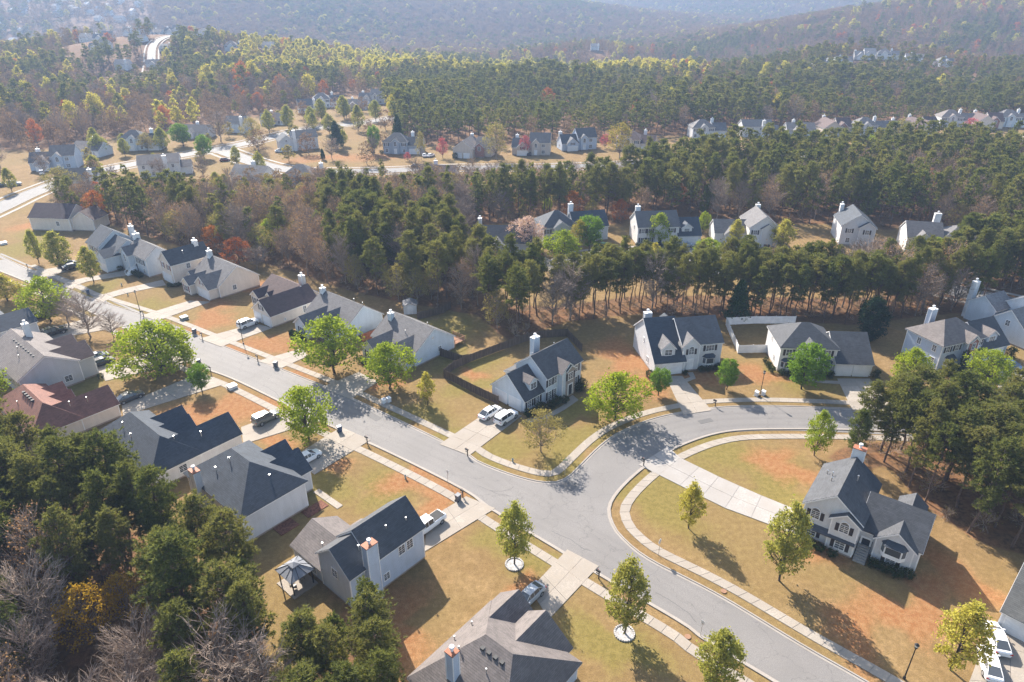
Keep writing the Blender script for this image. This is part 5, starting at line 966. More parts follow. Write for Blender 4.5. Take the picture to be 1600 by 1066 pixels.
def plant(kind, x, y, h, w, label, group=None, z=None, cat='tree', name=None, v=None):
    T = TPL[kind]; tr, cr = T[random.randrange(len(T)) if v is None else v % len(T)]
    nm = name or {'pine': 'pine_tree', 'youngpine': 'pine_tree', 'bare': 'bare_tree', 'bud': 'budding_tree', 'pear': 'pear_tree', 'pearyellow': 'pear_tree', 'maple': 'maple_tree', 'holly': 'holly_tree', 'cedar': 'cedar_tree', 'redbud': 'redbud_tree', 'blossom': 'blossom_tree'}.get(kind, 'leafy_tree')
    H0, W0 = TSIZE[kind]
    o = root(nm, label, cat, (x, y, float(terrain(x, y)) if z is None else z), random.uniform(0, 6.28), group)
    o.scale = (w / W0, w / W0, h / H0)
    put('trunk', tr, o); put('crown', cr, o)
    return o
TREE_XY = []
for x, y, h, w, kind, lab in TREES:
    g = 'teardrop trees along the upper street' if 'row along the upper street' in lab else None
    plant(kind, x, y, max(h, 2.2), w, lab, g); TREE_XY.append((x, y, w * .45))
for p in TREES[:2]:
    n = 26; rt = root('stone_ring', 'white stone ring around the foot of the ' + ('tree beside the gabled blue house' if p is TREES[0] else 'tree by the brown hipped roof'), 'stone ring', (p[0], p[1], 0))
    m = MB(); m.cyl((0, 0), 1.0, .98, -.05, .07, 20); m.build('gravel_bed', 'stone', rt)
    for i in range(n):
        a = 2 * math.pi * i / n; s = MB(); s.cyl((0, 0), .15, .12, -.05, .17, 7); s.build('stone', 'stone', rt, False, (1.1 * math.cos(a), 1.1 * math.sin(a), 0), a)

# woods: scatter, keep out of houses, roads and drives
ALLROADS = [(smooth_line(l, 5), 8) for l in (ROAD_C, ROAD_D, ROAD_E, ROAD_F)]; ALLROADS[2] = (ALLROADS[2][0], 6)
def blocked(X, Y, margin=2.0):
    b = np.zeros(len(X), bool)
    for x, y, k_ in FAR2: b |= (np.abs(X - x - 8) < 14) & (Y > y - 52) & (Y < y + 12)
    for x, y in ((-46, 52), (-43.5, 54.5)): b |= np.hypot(X - x, Y - y) < 4.2
    for x, y in ((-43, 46), (-40, 49)): b |= np.hypot(X - x, Y - y) < 5.5
    for fp in FOOT:
        c = np.mean(fp, 0); q = [c + (np.array(p) - c) * (1 + margin * 2 / max(4, np.linalg.norm(np.array(p) - c) * 2)) for p in fp]
        b |= inside(q, X, Y)
    for l, d in ALLROADS: b |= line_dist(l, X, Y) < d
    for k, poly in DRIVE_POLY:
        c = np.mean(poly, 0); b |= inside([c + (np.array(p) - c) * 1.12 for p in poly], X, Y)
    b |= inside(list(kw) + list(ke[::-1]) + list(kn[::-1]), X, Y)
    for l in (kw, kn, ke): b |= line_dist(l, X, Y) < 3.6
    for x, y, r in TREE_XY: b |= np.hypot(X - x, Y - y) < r + .8
    return b
def scatter(poly, spacing, rng, tries=9):
    p = np.array(poly); lo, hi = p.min(0), p.max(0); n = int(np.prod(hi - lo) / spacing ** 2 * tries)
    Q = rng.uniform(lo, hi, (n, 2)); Q = Q[inside(poly, Q[:, 0], Q[:, 1])]; Q = Q[~blocked(Q[:, 0], Q[:, 1])]
    cells = {}; keep = []
    for q in Q:
        c = (int(q[0] // spacing), int(q[1] // spacing)); ok = True
        for i in (-1, 0, 1):
            for j in (-1, 0, 1):
                for r in cells.get((c[0] + i, c[1] + j), ()):
                    if (q[0] - r[0]) ** 2 + (q[1] - r[1]) ** 2 < spacing ** 2: ok = False
        if ok: cells.setdefault(c, []).append(q); keep.append(q)
    return np.array(keep)
rng = np.random.default_rng(3)
ZONES = {  # spacing, kind weights, pine height range, where in words
 'west': (4.0, dict(pine=.16, bare=.14, bud=.40, olive=.21, orange=.02, yellow=.035, lime=.035), (13, 17), 'in the wood behind the cream houses'),
 'centre': (3.5, dict(pine=.58, bare=.16, bud=.15, olive=.09, orange=.006, yellow=.014), (14, 18), 'in the wood behind the fenced corner house'),
 'strip': (2.5, dict(pine=.90, bare=.05, bud=.03, olive=.02), (12.3, 15.6), 'in the strip behind the side-street houses'),
 'back': (4.1, dict(pine=.72, youngpine=.06, bare=.08, bud=.09, olive=.03, yellow=.01, orange=.01), (14, 18.5), 'behind the turning circle houses'),
 'rightgrove': (3.2, dict(pine=.86, youngpine=.08, bare=.06), (12.5, 15.5), 'in the grove beside the split-level house'),
 'nearwest': (3.3, dict(pine=.40, youngpine=.10, bare=.34, bud=.10, olive=.06), (13, 17), 'in the wood below the black-roofed houses'),
 'nearsouth': (2.6, dict(pine=.72, youngpine=.28), (11.5, 14), 'in the cluster beside the gabled blue house'),
 'belt': (4.0, dict(pine=.13, bare=.10, bud=.38, olive=.24, orange=.025, yellow=.06, lime=.06), (8.5, 11), 'in the belt before the far row of houses'),
 'village': (15, dict(bare=.30, bud=.22, olive=.30, pear=.18), (8, 11), 'on the lawns between the far houses')}
NE_EDGE = np.array(WOODS['nearwest'][2:9]); near_edge = lambda x, y: float(line_dist(NE_EDGE, np.array([x]), np.array([y]))[0])
CAND = []   # kind, x, y, h, w, where
for zn, (sp, wts, hr, where) in ZONES.items():
    Q = scatter(WOODS[zn], sp, rng); ks = list(wts); pw = np.array([wts[k] for k in ks]); pw /= pw.sum()
    # kinds come in drifts: noise by position
    for q in Q:
        drift = math.sin(q[0] * .11 + 1.3) + math.sin(q[1] * .09 + q[0] * .05)
        w2 = pw.copy()
        for i, k in enumerate(ks):
            if k in ('pine', 'youngpine') and zn != 'nearwest': w2[i] *= math.exp((.35 if zn == 'west' else .8) * drift)
        if zn == 'nearwest':   # pines along the house side, bare hardwoods farther down the slope
            edge = 15 - near_edge(q[0], q[1])
            for i, k in enumerate(ks):
                if k in ('pine', 'youngpine'): w2[i] *= math.exp(np.clip(edge * .35, -3.2, 2.2))
        if zn == 'west' and q[0] < -108: w2[ks.index('pine')] *= 14
        w2 /= w2.sum(); k = ks[rng.choice(len(ks), p=w2)]
        if k in ('pine', 'youngpine'): h = rng.uniform(*hr) * (.7 if k == 'youngpine' else 1); w = 5.0 * h / 16 * rng.uniform(.85, 1.3)
        elif k in ('bare', 'bud'): h = rng.uniform(9.5, 15); w = h * rng.uniform(.5, .72)
        else: h = rng.uniform(6, 10.5); w = h * rng.uniform(.6, .85)
        if zn in ('nearwest', 'nearsouth', 'rightgrove') and 'pine' in k: w *= 1.15
        if zn == 'back' and q[1] > 235: h *= 1.06
        if zn in ('belt', 'village') and k in ('bare', 'bud', 'olive', 'orange', 'yellow', 'lime'): h *= .72; w *= .85
        CAND.append((k, q[0], q[1], h, w, where))
# one golden tree stands out low in the near wood
CAND.append(('gold', -46.0, 52.0, 9.5, 6.2, None)); CAND.append(('gold', -43.5, 55.0, 8.0, 4.8, None))
# far woods
FARP = scatter(WOOD_FAR, 5.9, rng, 4); FARP = FARP[(np.abs(FARP[:, 0]) < FARP[:, 1] * .86 + 30)]
fy = FARP[:, 1]
def far_kind(x, y):
    n = math.sin(x * .021 + 2) + math.sin(y * .017 + x * .009) + .7 * math.sin(x * .05 - y * .043)
    left = x < -90
    p_pine = .30 if left else .85
    if y > 600: p_pine = .20 if x < 180 else .36
    if x > 280 and y > 640: p_pine = .14
    p_pine *= math.exp((.7 if p_pine < .8 else .25) * n)
    r = rng.uniform()
    if r < min(.93, p_pine): return 'pine'
    r2 = rng.uniform()
    # a belt of fresh yellow-green poplars closes the far edge of the wood
    belt = 590 < y < 860 and -260 < x < 170
    if belt and r2 < .62: return 'poplar'
    if r2 < .36: return 'bare'
    if r2 < .66: return 'bud'
    return 'poplar' if r2 < (.70 if x > 150 else .80) else ('orange' if r2 > .965 else 'bud')
for x, y in FARP:
    k = far_kind(x, y); h = rng.uniform(13, 20) if k == 'pine' else rng.uniform(11, 17)
    if k == 'poplar': h = rng.uniform(13, 19)
    h *= .80 + .26 * math.sin(x * .031 + 1) * math.sin(y * .027) + .18 * rng.uniform()
    CAND.append((k, x, y, h, h * rng.uniform(.36, .50) if k == 'pine' else h * rng.uniform(.48, .68), 'far'))
# hills: only as one mass
hx, hy = [], []
for _ in range(3):
    pass
QX = rng.uniform(-.95, .95, 110000); QY = 700 + (rng.uniform(0, 1, 110000) ** .8) * 2500; QX = QX * QY
k = ~inside(WOOD_FAR, QX, QY); QX, QY = QX[k], QY[k]
k = ~((QX / QY > -.76) & (QX / QY < -.47) & (QY > 1120) & (QY < 2080) & (rng.uniform(size=len(QX)) < .8)); QX, QY = QX[k], QY[k]
for l, d in ALLROADS:
    k = line_dist(l, QX, QY) > d; QX, QY = QX[k], QY[k]
HILL = []
for x, y in zip(QX, QY):
    n = math.sin(x * .013) + math.sin(y * .011 + x * .006)
    r = rng.uniform(); kd = 'pine' if r < .13 * math.exp(.8 * n) else ('poplar' if r > .955 else ('bud' if r > .45 else 'bare'))
    h = rng.uniform(12, 19); HILL.append((kd, x, y, h * .85, h * rng.uniform(.55, .9)))

TPL['poplar'] = [broadleaf(91, 10, 3.4, .22, 'pear', 110, 16, .24, .6, 'leaf_yellowpear', 'bark_grey', limbs=30)]; TSIZE['poplar'] = (10, 6.8)
# the individuals: the 300 of each kind that show largest; the rest goes to the massed woods
def shown(c):
    x, y, h = c[1], c[2], c[3]; ok = False
    for zz in (0, h * .6, h):
        v = (x, y, zz - 65); dep = v[1] * math.cos(R(27)) - v[2] * math.sin(R(27)); up = v[1] * math.sin(R(27)) + v[2] * math.cos(R(27))
        if dep > 1 and abs(v[0] / dep) < .80 and abs(up / dep) < .54: ok = True
    return h / math.sqrt(x * x + y * y + 65 * 65) if ok else 0
LIMIT = dict(pine=295, youngpine=60, bare=280, bud=160, olive=90, pear=20, cedar=20, lime=30, orange=30, yellow=20, gold=5, poplar=60)
WORD = dict(pear='small teardrop tree', cedar='small dark conifer', pine='tall dark pine with a bare trunk', youngpine='full bushy young pine', bare='leafless grey-brown hardwood tree', bud='thin tree with tan opening buds', olive='small tree with soft olive new leaves', lime='lime-green leafing tree', orange='orange-leaved young tree', yellow='pale yellow leafing tree', gold='golden-leaved tree', poplar='yellow-green poplar')
MASS = []
NICK = ['the fenced corner house', 'the gabled blue house', 'the black and grey hip roof', 'the large black hip roof', 'the red-brown roof', 'the house with ridge vents', 'the blue-black gable roof', 'the brown hipped roof', 'the house with a rear deck', 'the house with a clipped hedge', 'the purple-brown roof', 'the cream twin-gabled house', 'the tall cream house', 'the house with outside stairs', 'the dark blue roof', 'the dark purple roof',
        'the dormered house', 'the white hip-roofed house', 'the brick-gabled house', 'the pale blue side-street house', 'the split-level house', 'the white double garage', 'the long dark roof', 'the blue-grey hip roof', 'the white house by the turning circle', 'the narrow gabled house', 'the half-hidden gabled house', 'the small brick gable']
HX = np.array(HOME_XY)
def near_home(x, y, far=26):
    d = np.hypot(HX[:len(NICK), 0] - x, HX[:len(NICK), 1] - y); i = int(d.argmin())
    return 'close to ' + NICK[i] if d[i] < far else None
by = {}
for c in CAND: by.setdefault(c[0], []).append((shown(c), c))
for k, l in by.items():
    l.sort(key=lambda t: -t[0])
    n = 0
    for sz, c in l:
        if sz > 0 and n < LIMIT.get(k, 40):
            n += 1
            if k == 'gold': lab = 'golden-leaved tree among bare grey trees low in the wood'; grp = 'golden trees in the near wood'
            else: lab = WORD[k] + ' ' + ('in the far wood beyond the row of houses' if c[5] == 'far' else near_home(c[1], c[2]) or c[5]); grp = lab.replace('tree', 'trees')
            plant(k, c[1], c[2], c[3], c[4], lab, grp)
        else: MASS.append(c[:5])
# massed woods: cheaper stand-in trees of the same kinds, instanced on points
def lowtree(kind, seed):
    if kind == 'pine': tr, cr = pine(seed, 16, .22, 3.0, 50, 6, 7, .66, width=.17)
    elif kind == 'poplar': tr, cr = broadleaf(seed, 10, 3.3, .18, 'pear', 60, 12, .42, .7, 'leaf_yellowpear', 'bark_grey', limbs=8)
    elif kind == 'orange': tr, cr = broadleaf(seed, 10, 3.6, .2, 'broad', 60, 12, .38, .7, 'leaf_orange', 'bark_grey', limbs=8)
    elif kind == 'olive': tr, cr = broadleaf(seed, 10, 3.6, .2, 'broad', 60, 12, .36, .7, 'leaf_olive', 'bark_grey', limbs=8)
    elif kind == 'bud': tr, cr = broadleaf(seed, 12, 3.8, .16, 'broad', 70, 12, .30, .8, 'leaf_hill', 'bark_grey', limbs=16)
    elif kind == 'shrub': tr, cr = broadleaf(seed, 3, 1.6, .05, 'broad', 26, 5, .10, .4, 'leaf_olive', 'bark_dark', twigs=8, limbs=8, tr=.04)
    else: tr, cr = broadleaf(seed, 12, 3.8, .22, 'vase', 70, 9, .30, .85, 'leaf_hill', 'bark_grey', limbs=24, tr=.16)
    a = bpy.data.objects.new('woodland_tree', bmesh_join(tr, cr)); return a
def bmesh_join(a, b):
    bm = bmesh.new(); bm.from_mesh(a); n = len(bm.faces); bm.from_mesh(b)
    bm.faces.ensure_lookup_table(); na = len(a.materials)
    for i, f in enumerate(bm.faces):
        if i >= n: f.material_index = na + b.polygons[i - n].material_index
    me = bpy.data.meshes.new('woodland_tree'); bm.to_mesh(me); bm.free()
    for m in list(a.materials) + list(b.materials): me.materials.append(m)
    return me
LOWK = ['pine', 'pine', 'pine', 'bare', 'bare', 'bud', 'bud', 'poplar', 'poplar', 'orange', 'olive', 'shrub', 'shrub']
LCOL = bpy.data.collections.new('woodland_kinds')
for i, k in enumerate(LOWK):
    o = lowtree(k, 200 + i); o.name = 'k%02d' % i; LCOL.objects.link(o)
LSIZE = dict(pine=(16, 5.6), bare=(12, 7.6), bud=(12, 7.6), poplar=(10, 6.6), orange=(10, 7.2), olive=(10, 7.2), shrub=(3, 3.2))
ALIAS = dict(pear='poplar', cedar='pine', youngpine='pine', lime='poplar', yellow='poplar', gold='orange')
def massed(name, label, items):
    n = len(items); me = bpy.data.meshes.new(name); me.vertices.add(n)
    xs = np.array([c[1] for c in items]); ys = np.array([c[2] for c in items]); zs = terrain(xs, ys)
    me.vertices.foreach_set('co', np.stack([xs, ys, zs], 1).astype(np.float32).ravel())
    idx = np.zeros(n, np.int32); rot = np.zeros((n, 3), np.float32); scl = np.ones((n, 3), np.float32)
    for i, c in enumerate(items):
        k = ALIAS.get(c[0], c[0]); opts = [j for j, q in enumerate(LOWK) if q == k]
        idx[i] = opts[random.randrange(len(opts))]; rot[i, 2] = random.uniform(0, 6.28)
        H0, W0 = LSIZE[k]; scl[i] = (c[4] / W0, c[4] / W0, c[3] / H0)
    a = me.attributes.new('pick', 'INT', 'POINT'); a.data.foreach_set('value', idx)
    a = me.attributes.new('rot', 'FLOAT_VECTOR', 'POINT'); a.data.foreach_set('vector', rot.ravel())
    a = me.attributes.new('scl', 'FLOAT_VECTOR', 'POINT'); a.data.foreach_set('vector', scl.ravel())
    o = put(name, me); o['kind'] = 'stuff'; o['label'] = label; o['category'] = 'woodland'
    ng = bpy.data.node_groups.new(name, 'GeometryNodeTree')
    ng.interface.new_socket('Geometry', in_out='INPUT', socket_type='NodeSocketGeometry'); ng.interface.new_socket('Geometry', in_out='OUTPUT', socket_type='NodeSocketGeometry')
    gi = ng.nodes.new('NodeGroupInput'); go = ng.nodes.new('NodeGroupOutput')
    ip = ng.nodes.new('GeometryNodeInstanceOnPoints'); ci = ng.nodes.new('GeometryNodeCollectionInfo')
    ci.inputs['Collection'].default_value = LCOL; ci.inputs['Separate Children'].default_value = True; ci.inputs['Reset Children'].default_value = True
    def na(nm, t):
        q = ng.nodes.new('GeometryNodeInputNamedAttribute'); q.data_type = t; q.inputs['Name'].default_value = nm
        return [s for s in q.outputs if s.enabled and s.name == 'Attribute'][0]
    L = ng.links.new
    L(gi.outputs[0], ip.inputs['Points']); L(ci.outputs[0], ip.inputs['Instance']); ip.inputs['Pick Instance'].default_value = True
    L(na('pick', 'INT'), ip.inputs['Instance Index'])
    er = ng.nodes.new('FunctionNodeEulerToRotation'); L(na('rot', 'FLOAT_VECTOR'), er.inputs[0]); L(er.outputs[0], ip.inputs['Rotation'])
    L(na('scl', 'FLOAT_VECTOR'), ip.inputs['Scale']); L(ip.outputs[0], go.inputs[0])
    md = o.modifiers.new('scatter', 'NODES'); md.node_group = ng
    return o
massed('far_woodland', 'mass of dark pines and budding hardwoods stretching beyond the houses', [c for c in MASS])
massed('hill_forest', 'hazy forest of bare and budding trees covering the far ridges', HILL)
UND = []
for zn in WOODS:
    if zn == 'village': continue
    Q = scatter(WOODS[zn], 3.3 if zn != 'back' else 4.5, rng, 3)
    for q in Q: h = rng.uniform(.8, 3.0); UND.append(('shrub', q[0], q[1], h, h * rng.uniform(.9, 1.5)))
massed('undergrowth', 'tangle of bare twiggy undergrowth on the woodland floor', UND)

# ---------------------------------------------------------------- shrubs and hedges by the houses
def shrub_mesh(seed, mat): return broadleaf(seed, 1.5, .85, .02, 'round', 46, 24, .075, .2, mat, 'bark_dark', limbs=5, tr=.04)
SHR = [shrub_mesh(301, 'leaf_shrub'), shrub_mesh(302, 'leaf_shrub'), shrub_mesh(303, 'leaf_cedar'), shrub_mesh(304, 'leaf_olive')]
def local(org, hd, x, y): c, s = math.cos(R(hd)), math.sin(R(hd)); return org[0] + c * x - s * y, org[1] + s * x + c * y
def shrubs(org, hd, pts, label, group, kinds=(0, 1)):
    for x, y, w, h in pts:
        k = random.choice(kinds); p = local(org, hd, x, y); o = root('shrub', label, 'shrub', (p[0], p[1], 0), random.uniform(0, 6), group)
        o.scale = (w / 1.7, w / 1.7, h / 1.5); put('stem', SHR[k][0], o); put('foliage', SHR[k][1], o)
shrubs((1.9, 99.9), 45.6, [(-.2, -1.4, 1.7, 1.5), (1.3, -1.6, 1.5, 1.3), (2.8, -1.6, 1.9, 1.6), (4.6, -2.3, 1.8, 1.5), (6.2, -2.4, 1.9, 1.7), (7.6, -3.0, 1.6, 1.5), (12.6, -2.2, 1.8, 1.6), (14.0, -1.8, 1.9, 1.8), (15.1, .3, 1.7, 1.6)], 'rounded dark shrub along the front of the corner house', 'shrubs of the corner house')
shrubs((27.2, 114.5), 10, [(-1.4, -1.8, 1.6, 1.4), (5.6, -2.0, 1.2, .9), (9.2, -1.5, 1.5, 1.1), (10.4, -1.5, 1.5, 1.1), (11.6, -1.5, 1.5, 1.1), (12.8, -1.3, 1.6, 1.2), (13.9, -.8, 1.4, 1.2)], 'dark shrub under the bay window of the dormered house', 'shrubs of the dormered house')
shrubs((51.1, 115.9), -4, [(-1, -1.5, 1.5, 1.3), (-1.1, .4, 1.4, 1.1), (.6, -2.8, 1.5, 1.4), (2.0, -3.0, 1.4, 1.2), (3.2, -3.0, 1.5, 1.2), (8, -2.9, 1.4, 1.2), (9.4, -3.0, 1.5, 1.5), (17.9, -2.8, 1.7, 1.9), (-1.2, 2.2, 1.3, 1.1)], 'dark shrub along the front of the white hip-roofed house', 'shrubs of the white hip-roofed house')
shrubs((82.7, 115.2), 21, [(1.2, -1.6, 1.5, 1.3), (2.6, -1.6, 1.6, 1.4), (17.8, -1.2, 2.2, 2.2)], 'rounded shrub at the foot of the brick-gabled house', 'shrubs of the brick-gabled house')
for x, y, w, h in ((3.8, -1.7, 1.5, 4.4), (8.3, -1.2, 1.4, 3.8)):
    p = local((82.7, 115.2), 21, x, y); o = root('arborvitae', 'narrow dark arborvitae column beside the brick gable', 'shrub', (p[0], p[1], 0), 0, 'arborvitae by the brick gable'); o.scale = (w / 1.7, w / 1.7, h / 1.5); put('stem', SHR[2][0], o); put('foliage', SHR[2][1], o)
shrubs((39.1, 70.0), -37, [(0, -1.4, 1.4, 1.0), (1.3, -1.4, 1.4, 1.0), (2.6, -1.6, 1.4, 1.0), (4.2, -1.8, 1.4, 1.1), (8.8, -.4, 1.5, 1.2), (10.1, -.5, 1.6, 1.3), (11.4, -.4, 1.7, 1.4), (12.6, .2, 1.6, 1.3)], 'low dark shrub along the front of the split-level house', 'shrubs of the split-level house')
shrubs((-93.7, 164.0), -40, [(-3.6, -1.6, 1.8, 1.4), (-2.2, -1.6, 1.8, 1.4), (-.8, -1.4, 1.8, 1.4), (-9.8, -2.6, 1.5, 1.3)], 'dark shrub beside the white outside stairs', 'shrubs by the outside stairs')
shrubs((-86.1, 158.8), -42, [(1.6, -.4, 1.4, .9), (2.6, .2, 1.4, .9), (3.2, 1.2, 1.4, 1)], 'low shrub at the corner of the tall cream house', 'shrubs of the tall cream house')
shrubs((36.0, 188.2), 5, [(i * 1.4, -1.2, 1.5, 1.3) for i in range(8)], 'dark shrub in front of the white house by the turning circle', 'shrubs by the turning circle')
shrubs((-19.1, 116.3), -41, [(-10, -5.4, 1.5, 1.2), (-8.6, -5.4, 1.5, 1.2), (-7.2, -5.3, 1.5, 1.2), (-5.6, -4.2, 1.4, 1.1)], 'shrub under the left gable of the house with a rear deck', 'shrubs of the house with a rear deck')
shrubs((-78.8, 112.1), 140, [(-.8, -.6, 1.2, 1.0), (7.4, -1.6, 1.4, 1.2)], 'small shrub beside the grey house with ridge vents', 'shrubs of the grey house')
shrubs((-55, 318), 0, [(-8, -4, 2, 2), (30, -14, 2.6, 2.6), (34, -8, 2.6, 2.6), (-4, -3.5, 2, 1.5), (2, -3.4, 2, 1.5), (6, -3.4, 2, 1.5)], 'round dark shrub on the lawn of the far row', 'shrubs of the far row')
# clipped hedge
rt = root('hedge', 'clipped dark green box hedge before the pale blue house', 'hedge', (*local((-32.2, 130.3), -40, -10.2, -9.7), 0), R(-40))
g = np.random.default_rng(8); P3 = g.uniform((-1.0, -.5, .05), (3.6, .5, 1.35), (2600, 3)); sh = g.integers(0, 3, 2600); P3[sh == 0, 2] = 1.35; P3[sh == 1, 1] = -.5
V, Q = cards(P3, .11, g); put('foliage', np_mesh('foliage', V, Q, 'leaf_shrub'), rt); m = MB(); m.box(-.95, 3.55, -.45, .45, 0, 1.28); m.build('stem', 'leaf_dark', rt)

# ---------------------------------------------------------------- fences, shed, gazebo, decks
def fence(line, h, mat, label, panel=2.4, name='fence', boards=True, postmat=None):
    pts = []; 
    for a, b in zip(line[:-1], line[1:]):
        a, b = np.array(a), np.array(b); n = max(1, int(round(np.linalg.norm(b - a) / panel)))
        pts += [a + (b - a) * i / n for i in range(n)]
    pts.append(np.array(line[-1]))
    rt = root(name, label, 'fence', (pts[0][0], pts[0][1], 0))
    pm = MB(); pm.box(-.06, .06, -.06, .06, -.2, h + .12); pme = pm.mesh('post', [postmat or mat])
    for p in pts: put('post', pme, rt, (p[0] - pts[0][0], p[1] - pts[0][1], 0))
    for a, b in zip(pts[:-1], pts[1:]):
        L = np.linalg.norm(b - a); m = MB(); n = max(3, int(L / .16)) if boards else 1
        for i in range(n):
            x0 = L * i / n; x1 = L * (i + 1) / n - (.012 if boards else 0); m.box(x0, x1, -.014, .014, .04, h + (random.uniform(-.03, .03) if boards else 0))
        for zz in (.35, h - .3): m.box(0, L, -.055, -.015, zz - .045, zz + .045)
        d = b - a; m.build('panel', mat, rt, False, (a[0] - pts[0][0], a[1] - pts[0][1], 0), math.atan2(d[1], d[0]))
    return rt
fence(FENCE_WOOD, 1.8, 'fence_wood', 'weathered brown wooden privacy fence enclosing the corner house yard')
fence(FENCE_WOOD2, 1.8, 'fence_wood', 'short weathered wooden fence joining the pale house to the corner yard')
fence(FENCE_BACK, 1.8, 'fence_wood', 'dark wooden fence beside the small shed')
fence(FENCE_RED, 1.7, 'fence_red', 'new reddish wooden fence between two pale houses')
fence(FENCE_WHITE, 1.8, 'vinyl', 'white vinyl privacy fence around the yard of the hip-roofed house', boards=False)
rt = root('shed', 'small grey garden shed with stained flat gable roof behind the pale houses', 'shed', (SHED[0] - 1.3, SHED[1], 0), R(8))
m = MB(); m.prism([(0, 0, 0), (2.9, 0, 0), (2.9, 0, 2.1), (1.45, 0, 2.65), (0, 0, 2.1)], (0, 3.0, 0)); m.build('wall', 'siding_grey', rt)
m = MB(); m.prism([(-.2, -.2, 2.04), (1.45, -.2, 2.68), (3.1, -.2, 2.04), (3.1, -.2, 2.14), (1.45, -.2, 2.8), (-.2, -.2, 2.14)], (0, 3.4, 0)); m.build('roof', 'shingle_pale', rt)
m = MB(); m.box(.85, 2.05, -.05, 0, .05, 1.95); m.box(1.43, 1.47, -.07, -.05, .05, 1.95); m.build('door', 'siding_palegrey', rt)
gz = local((-11.2, 65.8), 139, 8.75, 13.25)
m = MB(); m.box(-1.9, 1.9, -1.7, 1.7, -.05, .11); struct(m.build('patio', 'concrete', None, False, (gz[0], gz[1], 0), R(139)), 'pale concrete patio slab under the gazebo')
rt = root('gazebo', 'grey metal gazebo with two-tier roof on a concrete patio', 'gazebo', (gz[0], gz[1], .11), R(139))
for a in (-1, 1):
    for b in (-1, 1): m = MB(); m.box(a * 1.45 - .06, a * 1.45 + .06, b * 1.35 - .06, b * 1.35 + .06, 0, 2.35); m.build('post', 'black', rt)
for i in range(4):
    c0 = [(-1.75, -1.65), (1.75, -1.65), (1.75, 1.65), (-1.75, 1.65)]; a, b = c0[i], c0[(i + 1) % 4]; m = MB()
    k = .24; m.face([(*a, 2.3), (*b, 2.3), (b[0] * k, b[1] * k, 3.1), (a[0] * k, a[1] * k, 3.1)]); m.face([(a[0] * k, a[1] * k, 3.04), (b[0] * k, b[1] * k, 3.04), (*b, 2.25), (*a, 2.25)]); m.face([(*a, 2.25), (*b, 2.25), (*b, 2.3), (*a, 2.3)]); m.build('roof_panel', 'gazebo_metal', rt)
    for t in (0, .33, .67):
        p = np.array(a) * (1 - t) + np.array(b) * t; m = MB(); m.tube([(p[0], p[1], 2.33), (p[0] * k, p[1] * k, 3.13)], [.03, .03], 4); m.build('roof_rib', 'black', rt)
m = MB(); m.idx([(-.6, -.56, 3.2), (.6, -.56, 3.2), (.6, .56, 3.2), (-.6, .56, 3.2), (0, 0, 3.5)], [(0, 1, 4), (1, 2, 4), (2, 3, 4), (3, 0, 4), (3, 2, 1, 0)]); m.build('top_roof', 'gazebo_metal', rt)
def chair(p, rz, label, grp):
    rt = root('patio_chair', label, 'chair', (p[0], p[1], .11), rz, grp)
    m = MB(); m.box(-.28, .28, -.28, .28, .36, .44); m.build('seat', 'black', rt); m = MB(); m.box(-.28, .28, .24, .3, .44, .95); m.build('backrest', 'black', rt)
    for a in (-1, 1):
        for b in (-1, 1): m = MB(); m.box(a * .25 - .02, a * .25 + .02, b * .25 - .02, b * .25 + .02, 0, .36); m.build('leg', 'black', rt)
for i, (dx, dy) in enumerate(((.6, .4), (-.5, .7), (.2, -.7))): chair(local(gz, 139, dx, dy), i * 2, 'dark patio chair in the shade of the gazebo', 'chairs under the gazebo')
dk = local((-19.1, 116.3), -41, -.6, 12.3)
rt = root('deck', 'reddish wooden deck with railing behind the pale house', 'deck', (dk[0], dk[1], 0), R(-41))
for i in range(14): m = MB(); m.box(-2.6 + i * .25, -2.37 + i * .25, -1.4, 1.6, .82, .86); m.build('plank', 'deck_wood', rt)
for x, y in ((-2.5, 1.5), (.8, 1.5), (.8, -1.3), (-2.5, -1.3)): m = MB(); m.box(x - .06, x + .06, y - .06, y + .06, 0, 1.75); m.build('post', 'deck_wood', rt)
m = MB(); m.box(-2.5, .8, 1.46, 1.54, 1.66, 1.75); m.box(.76, .84, -1.3, 1.46, 1.66, 1.75); m.build('rail', 'deck_wood', rt)
for i in range(16): m = MB(); m.box(-2.4 + i * .2, -2.36 + i * .2, 1.48, 1.52, .86, 1.66); m.build('baluster', 'deck_wood', rt)
# outside stairs of the split entry house
st = local((-93.7, 164.0), -40, -5.0, -.2)
rt = root('outside_stairs', 'white outside stairs with railings up to the front door', 'stairs', (st[0], st[1], 0), R(-40))
for i in range(9): m = MB(); m.box(-.7, .7, -2.9 + i * .3, -2.58 + i * .3, .0, .2 + .2 * i); m.build('step', 'trim', rt)
for x in (-.74, .74): m = MB(); m.prism([(x - .03, -2.9, 1.1), (x - .03, 0, 3.0), (x - .03, 0, 2.85), (x - .03, -2.9, .95)], (.06, 0, 0)); m.box(x - .04, x + .04, -2.9, -2.8, 0, 1.1); m.build('railing', 'trim', rt)
